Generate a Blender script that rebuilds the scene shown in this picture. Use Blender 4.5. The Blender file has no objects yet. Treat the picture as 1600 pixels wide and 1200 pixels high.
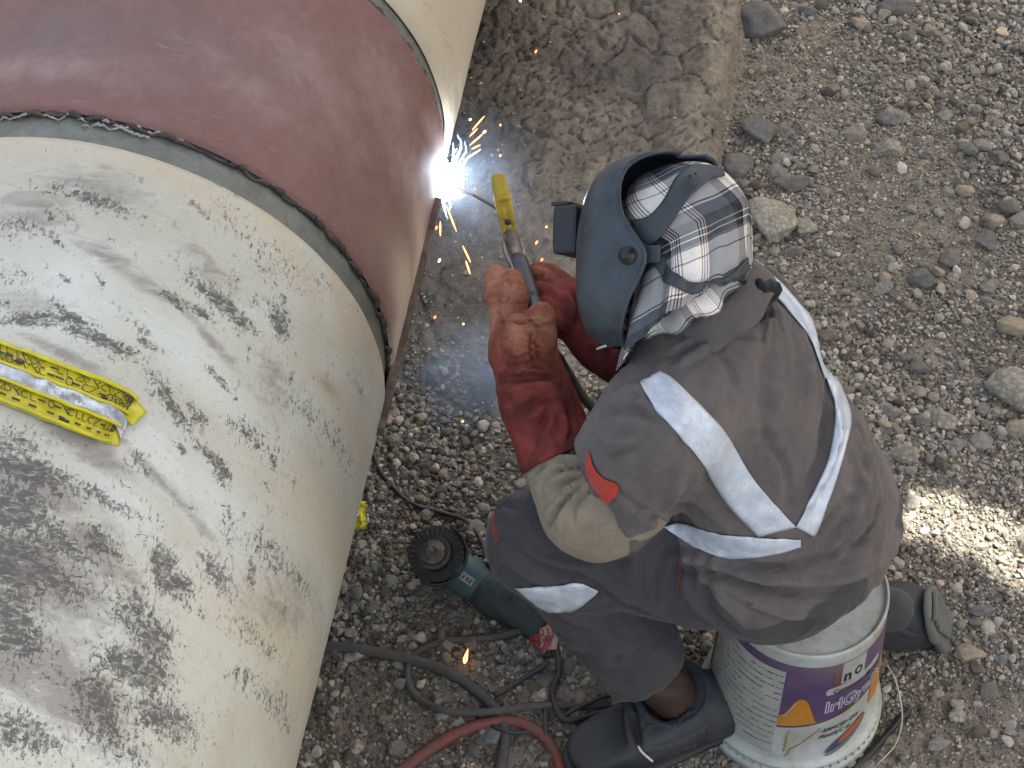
import bpy, bmesh, math, random
import numpy as np
from mathutils import Vector, Matrix
from mathutils.bvhtree import BVHTree

random.seed(7); rng = np.random.default_rng(11)
R = math.radians
scene = bpy.context.scene
COL = scene.collection

# ------------------------------------------------------------------ camera, world, sun, exposure
FPX, PITCH, CAMH = 3600.0, R(52), 3.45
cam_d = bpy.data.cameras.new("camera")
cam_d.sensor_fit = 'HORIZONTAL'; cam_d.sensor_width = 36.0; cam_d.lens = FPX / 1600 * 36
cam_d.clip_start = 0.05; cam_d.clip_end = 200
cam = bpy.data.objects.new("camera", cam_d); COL.objects.link(cam)
cam.location = (0, 0, CAMH); cam.rotation_euler = (R(90) - PITCH, 0, 0)
scene.camera = cam

SUN_EL, SUN_AZ = R(62), R(70)          # azimuth measured from +Y towards +X
world = bpy.data.worlds.new("World"); scene.world = world; world.use_nodes = True
wn = world.node_tree.nodes; wl = world.node_tree.links; wn.clear()
wo = wn.new("ShaderNodeOutputWorld"); bg = wn.new("ShaderNodeBackground")
sky = wn.new("ShaderNodeTexSky"); sky.sky_type = 'NISHITA'; sky.sun_disc = False
sky.sun_elevation = SUN_EL; sky.sun_rotation = SUN_AZ
sky.air_density = 1.0; sky.dust_density = 6.0; sky.ozone_density = 0.6
bg.inputs['Strength'].default_value = 0.15
hs = wn.new('ShaderNodeMix'); hs.data_type = 'RGBA'; hs.blend_type = 'MULTIPLY'; hs.inputs[0].default_value = 1; hs.inputs[7].default_value = (1.03, 1.0, .89, 1)   # thin warm haze
wl.new(sky.outputs[0], hs.inputs[6]); wl.new(hs.outputs[2], bg.inputs[0]); wl.new(bg.outputs[0], wo.inputs[0])
sun_d = bpy.data.lights.new("sun", 'SUN'); sun_d.energy = 5.0; sun_d.angle = R(0.45); sun_d.color = (1, .95, .86)
sun = bpy.data.objects.new("sun", sun_d); COL.objects.link(sun)
SUNV = Vector((math.sin(SUN_AZ) * math.cos(SUN_EL), math.cos(SUN_AZ) * math.cos(SUN_EL), math.sin(SUN_EL)))
sun.rotation_euler = SUNV.to_track_quat('Z', 'Y').to_euler(); sun.location = SUNV * 8
vs = scene.view_settings; vs.view_transform = 'Standard'; vs.look = 'None'; vs.gamma = 1; vs.exposure = 1.82
vs.use_curve_mapping = False

# ------------------------------------------------------------------ site-survey helpers (metres)
FW = np.array([0, math.cos(PITCH), -math.sin(PITCH)]); UPV = np.array([0, math.sin(PITCH), math.cos(PITCH)])
RT = np.array([1., 0, 0]); CAM = np.array([0, 0, CAMH])
def ray(px, py):
    v = FW * FPX + RT * (px - 800) + UPV * (600 - py); return v / np.linalg.norm(v)
def at(px, py, z=0.0):
    v = ray(px, py); return CAM + v * ((z - CAMH) / v[2])
def vb(x, y, z):
    return RT * x + UPV * y + FW * z
def nrm(v):
    v = np.asarray(v, float); return v / np.linalg.norm(v)

# ------------------------------------------------------------------ noise
def _hash(i, j, k, s):
    h = (i * 374761393 + j * 668265263 + k * 2147483647 + s * 1442695041) & 0xFFFFFFFF
    h = ((h ^ (h >> 13)) * 1274126177) & 0xFFFFFFFF
    h = ((h ^ (h >> 16)) * 2246822519) & 0xFFFFFFFF
    return ((h ^ (h >> 15)) & 0xFFFFFF).astype(np.float32) / 8388607.5 - 1
def vnoise(P, s=0):
    P = np.asarray(P); I = np.floor(P).astype(np.int64); f = (P - I).astype(np.float32); f = f * f * (3 - 2 * f)
    out = 0
    for a in (0, 1):
        for b in (0, 1):
            for c in (0, 1):
                w = (f[..., 0] if a else 1 - f[..., 0]) * (f[..., 1] if b else 1 - f[..., 1]) * (f[..., 2] if c else 1 - f[..., 2])
                out = out + w * _hash(I[..., 0] + a, I[..., 1] + b, I[..., 2] + c, s)
    return out
def fbm(P, o=4, s=0, g=.5):
    a, t, n = 1., 0, 0
    for k in range(o):
        n = n + a * vnoise(P * (2.03 ** k) + 17.3 * k, s + k); t += a; a *= g
    return n / t
def worley(P2, s=0):
    """2-D F1, F2 distances and the id of the nearest cell"""
    I = np.floor(P2).astype(np.int64); f1 = np.full(P2.shape[0], 9., np.float32); f2 = f1.copy(); cid = np.zeros(P2.shape[0], np.float32)
    for a in (-1, 0, 1):
        for b in (-1, 0, 1):
            i = I[:, 0] + a; j = I[:, 1] + b
            x = i + .5 + .48 * _hash(i, j, i * 0, s); y = j + .5 + .48 * _hash(i, j, i * 0, s + 5)
            d = np.hypot(x - P2[:, 0], y - P2[:, 1]).astype(np.float32)
            m = d < f1; f2 = np.where(m, f1, np.minimum(f2, d)); cid = np.where(m, _hash(i, j, i * 0, s + 9), cid); f1 = np.where(m, d, f1)
    return f1, f2, cid
def sstep(a, b, x):
    t = np.clip((x - a) / (b - a), 0, 1); return t * t * (3 - 2 * t)

# ------------------------------------------------------------------ objects
def tag(o, label=None, cat=None, group=None, kind=None):
    if label: o['label'] = label
    if cat: o['category'] = cat
    if group: o['group'] = group
    if kind: o['kind'] = kind
    return o
def thing(name, label, cat, loc=(0, 0, 0), group=None):
    o = bpy.data.objects.new(name, None); COL.objects.link(o); o.location = loc; o.empty_display_size = .05
    return tag(o, label, cat, group)
def mesh_obj(name, V, F, mats, parent=None, smooth=True, midx=None, attrs=None, uv=None, collection=None):
    me = bpy.data.meshes.new(name)
    V = np.asarray(V, np.float32)
    if isinstance(F, np.ndarray) and F.ndim == 2:
        n, k = F.shape
        me.vertices.add(len(V)); me.vertices.foreach_set('co', V.ravel())
        me.loops.add(n * k); me.loops.foreach_set('vertex_index', F.astype(np.int32).ravel())
        me.polygons.add(n); me.polygons.foreach_set('loop_start', np.arange(0, n * k, k, dtype=np.int32))
        me.update(calc_edges=True)
    else:
        me.from_pydata([tuple(v) for v in V.tolist()], [], [tuple(int(i) for i in f) for f in F])
    if not isinstance(mats, (list, tuple)): mats = [mats]
    for m in mats: me.materials.append(m)
    if midx is not None: me.polygons.foreach_set('material_index', np.asarray(midx, np.int32))
    me.polygons.foreach_set('use_smooth', np.full(len(me.polygons), bool(smooth)))
    if attrs:
        for k, v in attrs.items():
            a = me.attributes.new(k, 'FLOAT', 'POINT'); a.data.foreach_set('value', np.asarray(v, np.float32))
    if uv is not None:
        l = me.uv_layers.new(name='UVMap'); li = np.empty(len(me.loops), np.int32); me.loops.foreach_get('vertex_index', li)
        l.data.foreach_set('uv', np.asarray(uv, np.float32)[li].ravel())
    me.validate(); me.update()
    o = bpy.data.objects.new(name, me); (collection or COL).objects.link(o)
    if parent is not None:
        o.parent = parent
        if parent.type == 'EMPTY' or any(abs(c) > 0 for c in parent.location):
            p = parent; L = Vector((0, 0, 0))
            while p: L += p.location; p = p.parent
            o.location = -L
    return o
class MB:
    def __init__(s): s.V = []; s.F = []; s.M = []
    def add(s, V, F, m=0):
        b = len(s.V); s.V.extend([tuple(map(float, v)) for v in V]); s.F.extend([tuple(i + b for i in f) for f in F]); s.M.extend([m] * len(F)); return s
    def box(s, c, size, ax=None, bev=0.0, m=0):
        bm = bmesh.new(); bmesh.ops.create_cube(bm, size=1)
        for v in bm.verts: v.co = Vector((v.co.x * size[0], v.co.y * size[1], v.co.z * size[2]))
        if bev: bmesh.ops.bevel(bm, geom=bm.edges[:], offset=bev, segments=2, affect='EDGES', profile=.5)
        A = np.array(ax) if ax is not None else np.eye(3)
        V = [np.asarray(c) + v.co.x * A[0] + v.co.y * A[1] + v.co.z * A[2] for v in bm.verts]
        bm.verts.index_update(); F = [[v.index for v in f.verts] for f in bm.faces]; bm.free()
        return s.add(V, F, m)
    def lathe(s, c, axis, prof, n=32, m=0, ref=None, a0=0, a1=2 * math.pi):
        axis = nrm(axis); ref = nrm(np.cross(axis, [0, 0, 1.] if abs(axis[2]) < .9 else [1., 0, 0])) if ref is None else nrm(ref - axis * (ref @ axis)); w = np.cross(axis, ref)
        full = abs(a1 - a0 - 2 * math.pi) < 1e-6; nn = n if full else n + 1
        V = []; F = []
        for (r, z) in prof:
            for k in range(nn):
                t = a0 + (a1 - a0) * k / n
                V.append(np.asarray(c) + axis * z + (ref * math.cos(t) + w * math.sin(t)) * r)
        for i in range(len(prof) - 1):
            for k in range(n):
                a = i * nn + k; b = i * nn + (k + 1) % nn
                F.append((a, b, b + nn, a + nn))
        return s.add(V, F, m)
    def tube(s, pts, r, n=10, m=0, cap=True):
        V, F = tube_geo(pts, r, n, cap); return s.add(V, F, m)
    def build(s, name, mats, parent=None, smooth=True, **k):
        o = mesh_obj(name, s.V, s.F, mats, parent, smooth, midx=s.M, **k)
        return o
def catmull(pts, n=8):
    P = [np.asarray(p, float) for p in pts]; P = [2 * P[0] - P[1]] + P + [2 * P[-1] - P[-2]]; out = []
    for i in range(1, len(P) - 2):
        for k in range(n):
            t = k / n; a, b, c, d = P[i - 1], P[i], P[i + 1], P[i + 2]
            out.append(.5 * ((2 * b) + (-a + c) * t + (2 * a - 5 * b + 4 * c - d) * t * t + (-a + 3 * b - 3 * c + d) * t ** 3))
    out.append(P[-2]); return np.array(out)
def tube_geo(pts, r, n=10, cap=True):
    P = np.asarray(pts, float); m = len(P); rr = np.full(m, r) if np.isscalar(r) else np.asarray(r)
    T = np.gradient(P, axis=0); T /= np.linalg.norm(T, axis=1)[:, None] + 1e-9
    u = nrm(np.cross(T[0], [0.1, .2, 1.])); V = []; F = []
    for i in range(m):
        u = nrm(u - T[i] * (u @ T[i])); w = np.cross(T[i], u)
        for k in range(n):
            a = 2 * math.pi * k / n; V.append(P[i] + rr[i] * (math.cos(a) * u + math.sin(a) * w))
    for i in range(m - 1):
        for k in range(n):
            a = i * n + k; b = i * n + (k + 1) % n; F.append((a, b, b + n, a + n))
    if cap: F.append(tuple(range(n - 1, -1, -1))); F.append(tuple((m - 1) * n + k for k in range(n)))
    return V, F
def bevel_shade(o, w=.0015, seg=2):
    m = o.modifiers.new('bevel', 'BEVEL'); m.width = w; m.segments = seg; m.limit_method = 'ANGLE'; m.angle_limit = R(40)
    return o
def solidify(o, t, off=0):
    m = o.modifiers.new('thickness', 'SOLIDIFY'); m.thickness = t; m.offset = off; return o

# ------------------------------------------------------------------ materials
def new_mat(name):
    m = bpy.data.materials.new(name); m.use_nodes = True
    nt = m.node_tree; b = nt.nodes['Principled BSDF']; return m, nt, b
def N(nt, t, **k):
    n = nt.nodes.new(t)
    for a, v in k.items():
        if a in n.inputs: n.inputs[a].default_value = v
        else: setattr(n, a, v)
    return n
def noise(nt, vec, scale, detail=5, rough=.55, dist=0., dims='3D'):
    n = N(nt, 'ShaderNodeTexNoise'); n.inputs['Scale'].default_value = scale; n.inputs['Detail'].default_value = detail
    n.inputs['Roughness'].default_value = rough; n.inputs['Distortion'].default_value = dist
    if vec is not None: nt.links.new(vec, n.inputs['Vector'])
    return n.outputs['Fac']
def ramp(nt, fac, stops, interp='LINEAR'):
    r = nt.nodes.new('ShaderNodeValToRGB'); cr = r.color_ramp; cr.interpolation = interp
    while len(cr.elements) < len(stops): cr.elements.new(.5)
    for e, (p, c) in zip(cr.elements, stops):
        e.position = p; e.color = (c, c, c, 1) if np.isscalar(c) else (*c, 1)
    nt.links.new(fac, r.inputs[0]); return r.outputs[0]
def mix(nt, fac, a, b, mode='MIX'):
    m = nt.nodes.new('ShaderNodeMix'); m.data_type = 'RGBA'; m.blend_type = mode
    for s, v in ((0, fac), (6, a), (7, b)):
        if isinstance(v, bpy.types.NodeSocket): nt.links.new(v, m.inputs[s])
        elif s == 0: m.inputs[0].default_value = v
        else: m.inputs[s].default_value = (v, v, v, 1) if np.isscalar(v) else (*v, 1)
    return m.outputs[2]
def math_(nt, op, a, b=0., c=None, clamp=False):
    m = nt.nodes.new('ShaderNodeMath'); m.operation = op; m.use_clamp = clamp
    for i, v in enumerate((a, b) if c is None else (a, b, c)):
        if isinstance(v, bpy.types.NodeSocket): nt.links.new(v, m.inputs[i])
        else: m.inputs[i].default_value = v
    return m.outputs[0]
def bump(nt, b, h, strength=.3, dist=.002, chain=None):
    n = nt.nodes.new('ShaderNodeBump'); n.inputs['Strength'].default_value = strength; n.inputs['Distance'].default_value = dist
    nt.links.new(h, n.inputs['Height'])
    if chain is not None: nt.links.new(chain, n.inputs['Normal'])
    nt.links.new(n.outputs[0], b.inputs['Normal']); return n.outputs[0]
def coords(nt, scale=None, kind='Object'):
    c = nt.nodes.new('ShaderNodeTexCoord').outputs[kind]
    if scale is not None:
        m = nt.nodes.new('ShaderNodeMapping'); m.inputs['Scale'].default_value = scale; nt.links.new(c, m.inputs[0]); c = m.outputs[0]
    return c
def attr(nt, name, typ='GEOMETRY'):
    a = nt.nodes.new('ShaderNodeAttribute'); a.attribute_name = name; a.attribute_type = typ; return a.outputs['Fac']
def simple(name, col, rough=.6, metal=0., var=.15, nscale=40, bstr=.15, bdist=.001, dirt=None, dirt_amt=.5, spec=.5, emit=None):
    m, nt, b = new_mat(name); co = coords(nt)
    n1 = noise(nt, co, nscale, 6, .6); n2 = noise(nt, co, nscale * .22, 4, .6)
    c = mix(nt, ramp(nt, n1, [(.3, 0.), (.7, 1.)]), tuple(x * (1 - var) for x in col), tuple(min(1, x * (1 + var)) for x in col))
    if dirt is not None:
        c = mix(nt, ramp(nt, n2, [(.5 - .1, 0.), (.72, dirt_amt)]), c, dirt)
    nt.links.new(c, b.inputs['Base Color']); b.inputs['Roughness'].default_value = rough; b.inputs['Metallic'].default_value = metal
    b.inputs['Specular IOR Level'].default_value = spec
    nt.links.new(ramp(nt, n2, [(.3, max(0, rough - .12)), (.7, min(1, rough + .12))]), b.inputs['Roughness'])
    if bstr: bump(nt, b, n1, bstr, bdist)
    if emit: b.inputs['Emission Color'].default_value = (*emit[0], 1); b.inputs['Emission Strength'].default_value = emit[1]
    return m

def fabric(name, col, dust=(.22, .19, .17), dust_amt=.35, weave=900, var=.12, rough=.85):
    m, nt, b = new_mat(name); co = coords(nt)
    big = noise(nt, co, 7, 5, .6, .4); med = noise(nt, co, 28, 5, .65, .5); fine = noise(nt, co, 300, 3, .6)
    c = mix(nt, ramp(nt, med, [(.3, 0.), (.7, 1.)]), tuple(x * (1 - var) for x in col), tuple(x * (1 + var) for x in col))
    c = mix(nt, ramp(nt, big, [(.46, 0.), (.7, dust_amt)]), c, dust)
    c = mix(nt, ramp(nt, fine, [(.35, .0), (.75, .25)]), c, tuple(x * .6 for x in col))
    nt.links.new(c, b.inputs['Base Color']); b.inputs['Roughness'].default_value = rough
    b.inputs['Specular IOR Level'].default_value = .25
    b.inputs['Sheen Weight'].default_value = .12; b.inputs['Sheen Roughness'].default_value = .5
    w = N(nt, 'ShaderNodeTexWave'); w.wave_type = 'BANDS'; w.bands_direction = 'DIAGONAL'; w.inputs['Scale'].default_value = weave / 6; w.inputs['Distortion'].default_value = 1
    nt.links.new(co, w.inputs['Vector'])
    n1 = bump(nt, b, w.outputs['Fac'], .12, .0006)
    wr = noise(nt, coords(nt, (1, 1, .6)), 22, 4, .55, 1.2)
    k = bump(nt, b, math_(nt, 'ADD', wr, math_(nt, 'MULTIPLY', fine, .1)), .35, .008, n1)
    rd = math_(nt, 'ABSOLUTE', math_(nt, 'SUBTRACT', noise(nt, coords(nt, (1, 1, .7)), 9, 3, .5, 1.6), .5)); rd = ramp(nt, rd, [(0., 1.), (.06, .35), (.2, 0.)], 'EASE')
    bump(nt, b, rd, .30, .006, k)
    return m

M_JACKET = fabric('jacket_cloth', (.118, .100, .093), dust=(.20, .172, .155), dust_amt=.5)
def two_tone(name, c1, d1, c2, d2):
    m = fabric(name, c1, d1, .5); nt = m.node_tree; b = nt.nodes['Principled BSDF']; old = b.inputs['Base Color'].links[0].from_socket
    k = ramp(nt, attr(nt, 'leg'), [(.47, 0.), (.53, 1.)])
    n = noise(nt, coords(nt), 9, 5, .6, .4); t = mix(nt, ramp(nt, n, [(.42, 0.), (.7, .4)]), c2, d2); nt.links.new(mix(nt, k, old, t), b.inputs['Base Color']); return m
M_TROUSER = fabric('trouser_cloth', (.052, .049, .051), dust=(.085, .08, .077), dust_amt=.3)
M_BEIGE = fabric('canvas_cloth', (.30, .25, .175), dust=(.20, .14, .10), dust_amt=.5)
M_ORANGE = fabric('orange_cloth', (.55, .05, .03), dust=(.3, .06, .04), dust_amt=.3)
M_PIPING = fabric('piping_cloth', (.25, .035, .025), dust=(.12, .04, .035), dust_amt=.8)
M_SKIN = simple('skin', (.050, .028, .020), .5, nscale=90, bstr=.2)
M_BLACKCLOTH = fabric('black_cloth', (.012, .012, .014), dust=(.03, .03, .03))

def tape_mat():
    m, nt, b = new_mat('reflective_tape'); co = coords(nt)
    v = N(nt, 'ShaderNodeTexVoronoi'); v.inputs['Scale'].default_value = 420; nt.links.new(co, v.inputs['Vector'])
    n = noise(nt, co, 45, 5, .65); f = noise(nt, co, 190, 3, .7)
    c = mix(nt, ramp(nt, n, [(.35, 0.), (.7, 1.)]), (.50, .54, .60), (.66, .70, .76))
    c = mix(nt, ramp(nt, f, [(.56, 0.), (.74, .55)]), c, (.25, .26, .28))
    nt.links.new(c, b.inputs['Base Color']); b.inputs['Roughness'].default_value = .42; b.inputs['Metallic'].default_value = .15
    n1 = bump(nt, b, v.outputs['Distance'], .12, .0006)
    bump(nt, b, noise(nt, coords(nt), 30, 4, .6, 1.), .3, .005, n1)
    return m
M_TAPE = tape_mat()

def glove_mat():
    m, nt, b = new_mat('red_leather'); co = coords(nt)
    n1 = noise(nt, co, 26, 6, .65, .6); n2 = noise(nt, co, 160, 4, .6)
    c = mix(nt, ramp(nt, n1, [(.32, 0.), (.68, 1.)]), (.075, .018, .016), (.24, .045, .034))
    c = mix(nt, ramp(nt, attr(nt, 'arc_tint'), [(0., 0.), (1., .75)]), c, mix(nt, ramp(nt, n1, [(.4, 0.), (.6, 1.)]), (.36, .11, .055), (.50, .24, .14)))  # fingers tinted orange, arc light put into the leather colour
    c = mix(nt, ramp(nt, n2, [(.55, 0.), (.75, .5)]), c, (.05, .02, .02))
    nt.links.new(c, b.inputs['Base Color']); b.inputs['Roughness'].default_value = .85; b.inputs['Specular IOR Level'].default_value = .25
    k = bump(nt, b, n2, .4, .0015); bump(nt, b, n1, .4, .006, k); return m
M_GLOVE = glove_mat()
def spat_mat(): return fabric('dark_gauntlet', (.09, .035, .035))

# ------------------------------------------------------------------ signed-distance modelling
def rcone(P, a, b, ra, rb):
    a = np.asarray(a, np.float32); b = np.asarray(b, np.float32); ab = b - a; L2 = float(ab @ ab) + 1e-12
    t = np.clip(((P - a) @ ab) / L2, 0, 1)
    d = P - (a + t[..., None] * ab); return np.sqrt((d * d).sum(-1)) - (ra + (rb - ra) * t)
def ellip(P, c, ax, rad):
    q = (P - np.asarray(c, np.float32)) @ np.asarray(ax, np.float32).T / np.asarray(rad, np.float32)
    k = np.sqrt((q * q).sum(-1)); g = np.sqrt(((q / np.asarray(rad, np.float32)) ** 2).sum(-1)) + 1e-9
    return k * (k - 1) / g
def rbox(P, c, ax, half, r):
    q = np.abs((P - np.asarray(c, np.float32)) @ np.asarray(ax, np.float32).T) - (np.asarray(half, np.float32) - r)
    return np.sqrt((np.maximum(q, 0) ** 2).sum(-1)) + np.minimum(q.max(-1), 0) - r
def smin(a, b, k):
    h = np.clip(.5 + .5 * (b - a) / k, 0, 1); return b + (a - b) * h - k * h * (1 - h)
def smax(a, b, k): return -smin(-a, -b, k)
def sdf_mesh(fn, lo, hi, vox):
    lo = np.asarray(lo, float); n = np.ceil((np.asarray(hi) - lo) / vox).astype(int) + 1
    xs = [np.arange(n[i], dtype=np.float32) * vox + lo[i] for i in range(3)]
    D = np.empty(n, np.float32); step = max(1, int(600000 / (n[1] * n[2])))
    for s in range(0, n[0], step):
        G = np.stack(np.meshgrid(xs[0][s:s + step], xs[1], xs[2], indexing='ij'), -1); D[s:s + step] = fn(G.reshape(-1, 3)).reshape(G.shape[:3])
    D[0] = D[-1] = 1; D[:, 0] = D[:, -1] = 1; D[:, :, 0] = D[:, :, -1] = 1
    S = D < 0; m = n - 1
    c = [(a, b, d) for a in (0, 1) for b in (0, 1) for d in (0, 1)]
    sl = lambda A, o: A[o[0]:o[0] + m[0], o[1]:o[1] + m[1], o[2]:o[2] + m[2]]
    cnt = sum(sl(S, o).astype(np.int8) for o in c); act = (cnt > 0) & (cnt < 8)
    idx = np.argwhere(act); vid = np.full(m, -1, np.int64); vid[act] = np.arange(len(idx))
    acc = np.zeros((len(idx), 3)); num = np.zeros(len(idx))
    for i, o in enumerate(c):
        for ax in range(3):
            if o[ax]: continue
            p = list(o); p[ax] = 1
            A = D[tuple((idx + o).T)]; B = D[tuple((idx + p).T)]; x = (A < 0) != (B < 0)
            t = np.where(x, A / np.where(x, A - B, 1), 0); pos = np.tile(np.array(o, float), (len(idx), 1)); pos[:, ax] = t
            acc += pos * x[:, None]; num += x
    V = (idx + acc / np.maximum(num, 1)[:, None]) * vox + lo
    F = []
    for ax in range(3):
        o = [0, 0, 0]; e = [0, 0, 0]; e[ax] = 1; u, w = (ax + 1) % 3, (ax + 2) % 3
        r = [slice(1, n[i] - 1) for i in range(3)]; r2 = list(r); r[ax] = slice(0, n[ax] - 1); r2[ax] = slice(1, n[ax])
        A = S[tuple(r)]; B = S[tuple(r2)]; q = np.argwhere(A != B); inside = A[tuple(q.T)]
        q = q + [0 if i == ax else 1 for i in range(3)]
        def g(du, dw):
            z = q.copy(); z[:, u] -= du; z[:, w] -= dw; return vid[tuple(z.T)]
        quad = np.stack([g(1, 1), g(0, 1), g(0, 0), g(1, 0)], 1); quad[~inside] = quad[~inside][:, ::-1]; F.append(quad)
    F = np.concatenate(F); F = F[(F >= 0).all(1)]
    return V, F
def relax(V, F, it=1, lam=.5):
    for _ in range(it):
        S = np.zeros_like(V); c = np.zeros(len(V))
        for a, b in ((0, 1), (1, 2), (2, 3), (3, 0)):
            for i, j in ((a, b), (b, a)):
                for k in range(3): S[:, k] += np.bincount(F[:, i], V[F[:, j], k], len(V))
                c += np.bincount(F[:, i], minlength=len(V))
        V = V + lam * (S / np.maximum(c, 1)[:, None] - V)
    return V
def vnormals(V, F):
    fn = np.cross(V[F[:, 2]] - V[F[:, 0]], V[F[:, 3]] - V[F[:, 1]]) if F.shape[1] == 4 else np.cross(V[F[:, 1]] - V[F[:, 0]], V[F[:, 2]] - V[F[:, 0]])
    Nn = np.zeros_like(V)
    for k in range(F.shape[1]):
        for j in range(3): Nn[:, j] += np.bincount(F[:, k], fn[:, j], len(V))
    return Nn / (np.linalg.norm(Nn, axis=1)[:, None] + 1e-12)
def bvh_of(V, F): return BVHTree.FromPolygons([Vector(v) for v in V.tolist()], [tuple(f) for f in F.tolist()])
def hit(bvh, px, py, guess=None):
    h = bvh.ray_cast(Vector(CAM), Vector(ray(px, py)))
    if h[0] is not None: return np.array(h[0]), np.array(h[1])
    r = ray(px, py); best = None
    for t in np.linspace(2.2, 4.2, 41):
        q = bvh.find_nearest(Vector(CAM + r * t))
        if q[0] is not None and (best is None or q[3] < best[0]): best = (q[3], np.array(q[0]), np.array(q[1]))
    return best[1], best[2]
def strokes(V, Nn, bvh, S):
    """press and raise cloth folds along polylines lying on the surface"""
    disp = np.zeros(len(V)); S = [(p, w * .72, h * 1.5) for p, w, h in S]
    for pts, w, h in S:
        P = np.array([hit(bvh, *p)[0] for p in pts]); P = catmull(P, 4) if len(P) > 2 else np.linspace(P[0], P[1], 6)
        m = np.where(((V > P.min(0) - 3 * w) & (V < P.max(0) + 3 * w)).all(1))[0]
        if not len(m): continue
        best = np.full(len(m), 9.); tt = np.zeros(len(m)); n = len(P) - 1
        for i in range(n):
            ab = P[i + 1] - P[i]; t = np.clip(((V[m] - P[i]) @ ab) / (ab @ ab + 1e-12), 0, 1)
            d = np.linalg.norm(V[m] - P[i] - t[:, None] * ab, axis=1); k = d < best; best[k] = d[k]; tt[k] = (i + t[k]) / n
        prof = np.exp(-(best / w) ** 2) - .35 * np.exp(-((best - 1.8 * w) / w) ** 2)
        disp[m] += h * prof * np.clip(np.minimum(tt, 1 - tt) * 4 + .25, 0, 1)
    return V + Nn * disp[:, None]
def ribbon(name, bvh, A, B, mat, parent, n=60, m=8, off=.003, thick=.0015, sub=4, lift=None, wob=0.):
    """a strip of material laid on a surface between two traced edges"""
    A = catmull([(*p, 0) for p in A], 8)[:, :2]; B = catmull([(*p, 0) for p in B], 8)[:, :2]
    def res(P):
        L = np.r_[0, np.cumsum(np.hypot(*np.diff(P, axis=0).T))]; t = np.linspace(0, L[-1], n); return np.stack([np.interp(t, L, P[:, k]) for k in (0, 1)], 1)
    A = res(A); B = res(B); V = []; NN = []
    for i in range(n):
        for j in range(m + 1):
            p = A[i] + (B[i] - A[i]) * j / m; q, nn = hit(bvh, *p)
            if nn @ (CAM - q) < 0: nn = -nn
            V.append(q); NN.append(nn)
    V = np.array(V).reshape(n, m + 1, 3); NN = np.array(NN).reshape(n, m + 1, 3)
    for _ in range(2):
        V[1:-1] = .5 * V[1:-1] + .25 * (V[:-2] + V[2:]); NN[1:-1] = .5 * NN[1:-1] + .25 * (NN[:-2] + NN[2:])
    NN /= np.linalg.norm(NN, axis=2)[..., None]
    off_ = off + (wob * vnoise(V.reshape(-1, 3) * 60, 3).reshape(n, m + 1) if wob else 0)
    V = V + NN * (np.asarray(off_)[..., None] if wob else off)
    F = [(i * (m + 1) + j, i * (m + 1) + j + 1, (i + 1) * (m + 1) + j + 1, (i + 1) * (m + 1) + j) for i in range(n - 1) for j in range(m)]
    uv = np.array([(i / (n - 1), j / m) for i in range(n) for j in range(m + 1)])
    o = mesh_obj(name, V.reshape(-1, 3), np.array(F), mat, parent, uv=uv); solidify(o, thick, 0); return o

# ================================================================== GROUND
def clay_mask(x, y):
    wob = .05 * vnoise(np.stack([x * 0, y * 2.2, x * 0], -1), 5) + .02 * vnoise(np.stack([x * 3, y * 9, x * 0], -1), 6)
    edge = .418 + .15 * (y - 3.2) + wob * .5
    return sstep(.02, -.02, x - edge) * sstep(2.62, 2.95, y + .03 * sstep(.15, -.1, x) + .25 * vnoise(np.stack([x * 3, y * 3, x * 0], -1), 8) + .12 * (x > .2) * 0), edge
def ground_h(x, y, fine=True):
    P = np.stack([x, y, x * 0], -1)
    h = .022 * fbm(P * 1.6, 3, 21) + .006 * fbm(P * 9, 3, 22)
    c, e = clay_mask(x, y)
    crest = np.exp(-((x - (e - .055)) / .05) ** 2)
    h = h + c * (.045 + .020 * crest)
    h = h + .03 * sstep(.9, 1.5, x) * sstep(2.2, 3.2, y)
    h = h + 1.9 * sstep(2.6, 4.6, np.abs(x)) + 1.9 * sstep(5.2, 7.5, y) + .15 * fbm(P * .8, 3, 33) * sstep(2.2, 3.5, np.maximum(np.abs(x), y - 2.4))
    if fine:
        f1, f2, cid = worley(np.stack([x * 9 + .35 * vnoise(P * 16, 2), y * 7 + .35 * vnoise(P * 16, 3)], -1).reshape(-1, 2), 4)
        f1b, f2b, cb = worley(np.stack([x * 31 + .5 * vnoise(P * 40, 2), y * 25 + .5 * vnoise(P * 40, 3)], -1).reshape(-1, 2), 9)
        sel = sstep(-.25, .2, fbm(P * 3.1, 3, 55)).ravel()
        cr = -.013 * np.exp(-((f2 - f1) / .045) ** 2) * sel - .0080 * np.exp(-((f2b - f1b) / .09) ** 2) * (.35 + .65 * (1 - sel)) + .003 * cid + .0025 * cb
        h = h + c * (cr.reshape(x.shape) + .012 * fbm(P * 24, 4, 14) + .010 * np.abs(fbm(P * 60, 3, 15)))
        h = h + (1 - c) * (.004 * fbm(P * 40, 3, 16))
    return h
def graded(lo, hi, a, b, d, far):
    core = np.arange(a, b, d); out = [core]; s = d; x = core[-1]; up = []
    while x < hi: s *= 1.13; s = min(s, far); x += s; up.append(x)
    s = d; x = a; dn = []
    while x > lo: s *= 1.13; s = min(s, far); x -= s; dn.append(x)
    return np.array(dn[::-1] + list(core) + up)
gx = graded(-14, 14, -.75, 1.3, .0052, .6); gy = graded(-6, 20, 1.55, 4.1, .0052, .6)
X, Y = np.meshgrid(gx, gy, indexing='ij'); Z = ground_h(X, Y)
nx_, ny_ = X.shape; gi = np.arange(nx_ * ny_).reshape(nx_, ny_)
GF = np.stack([gi[:-1, :-1], gi[1:, :-1], gi[1:, 1:], gi[:-1, 1:]], -1).reshape(-1, 4)
cm, ce = clay_mask(X, Y)

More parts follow.
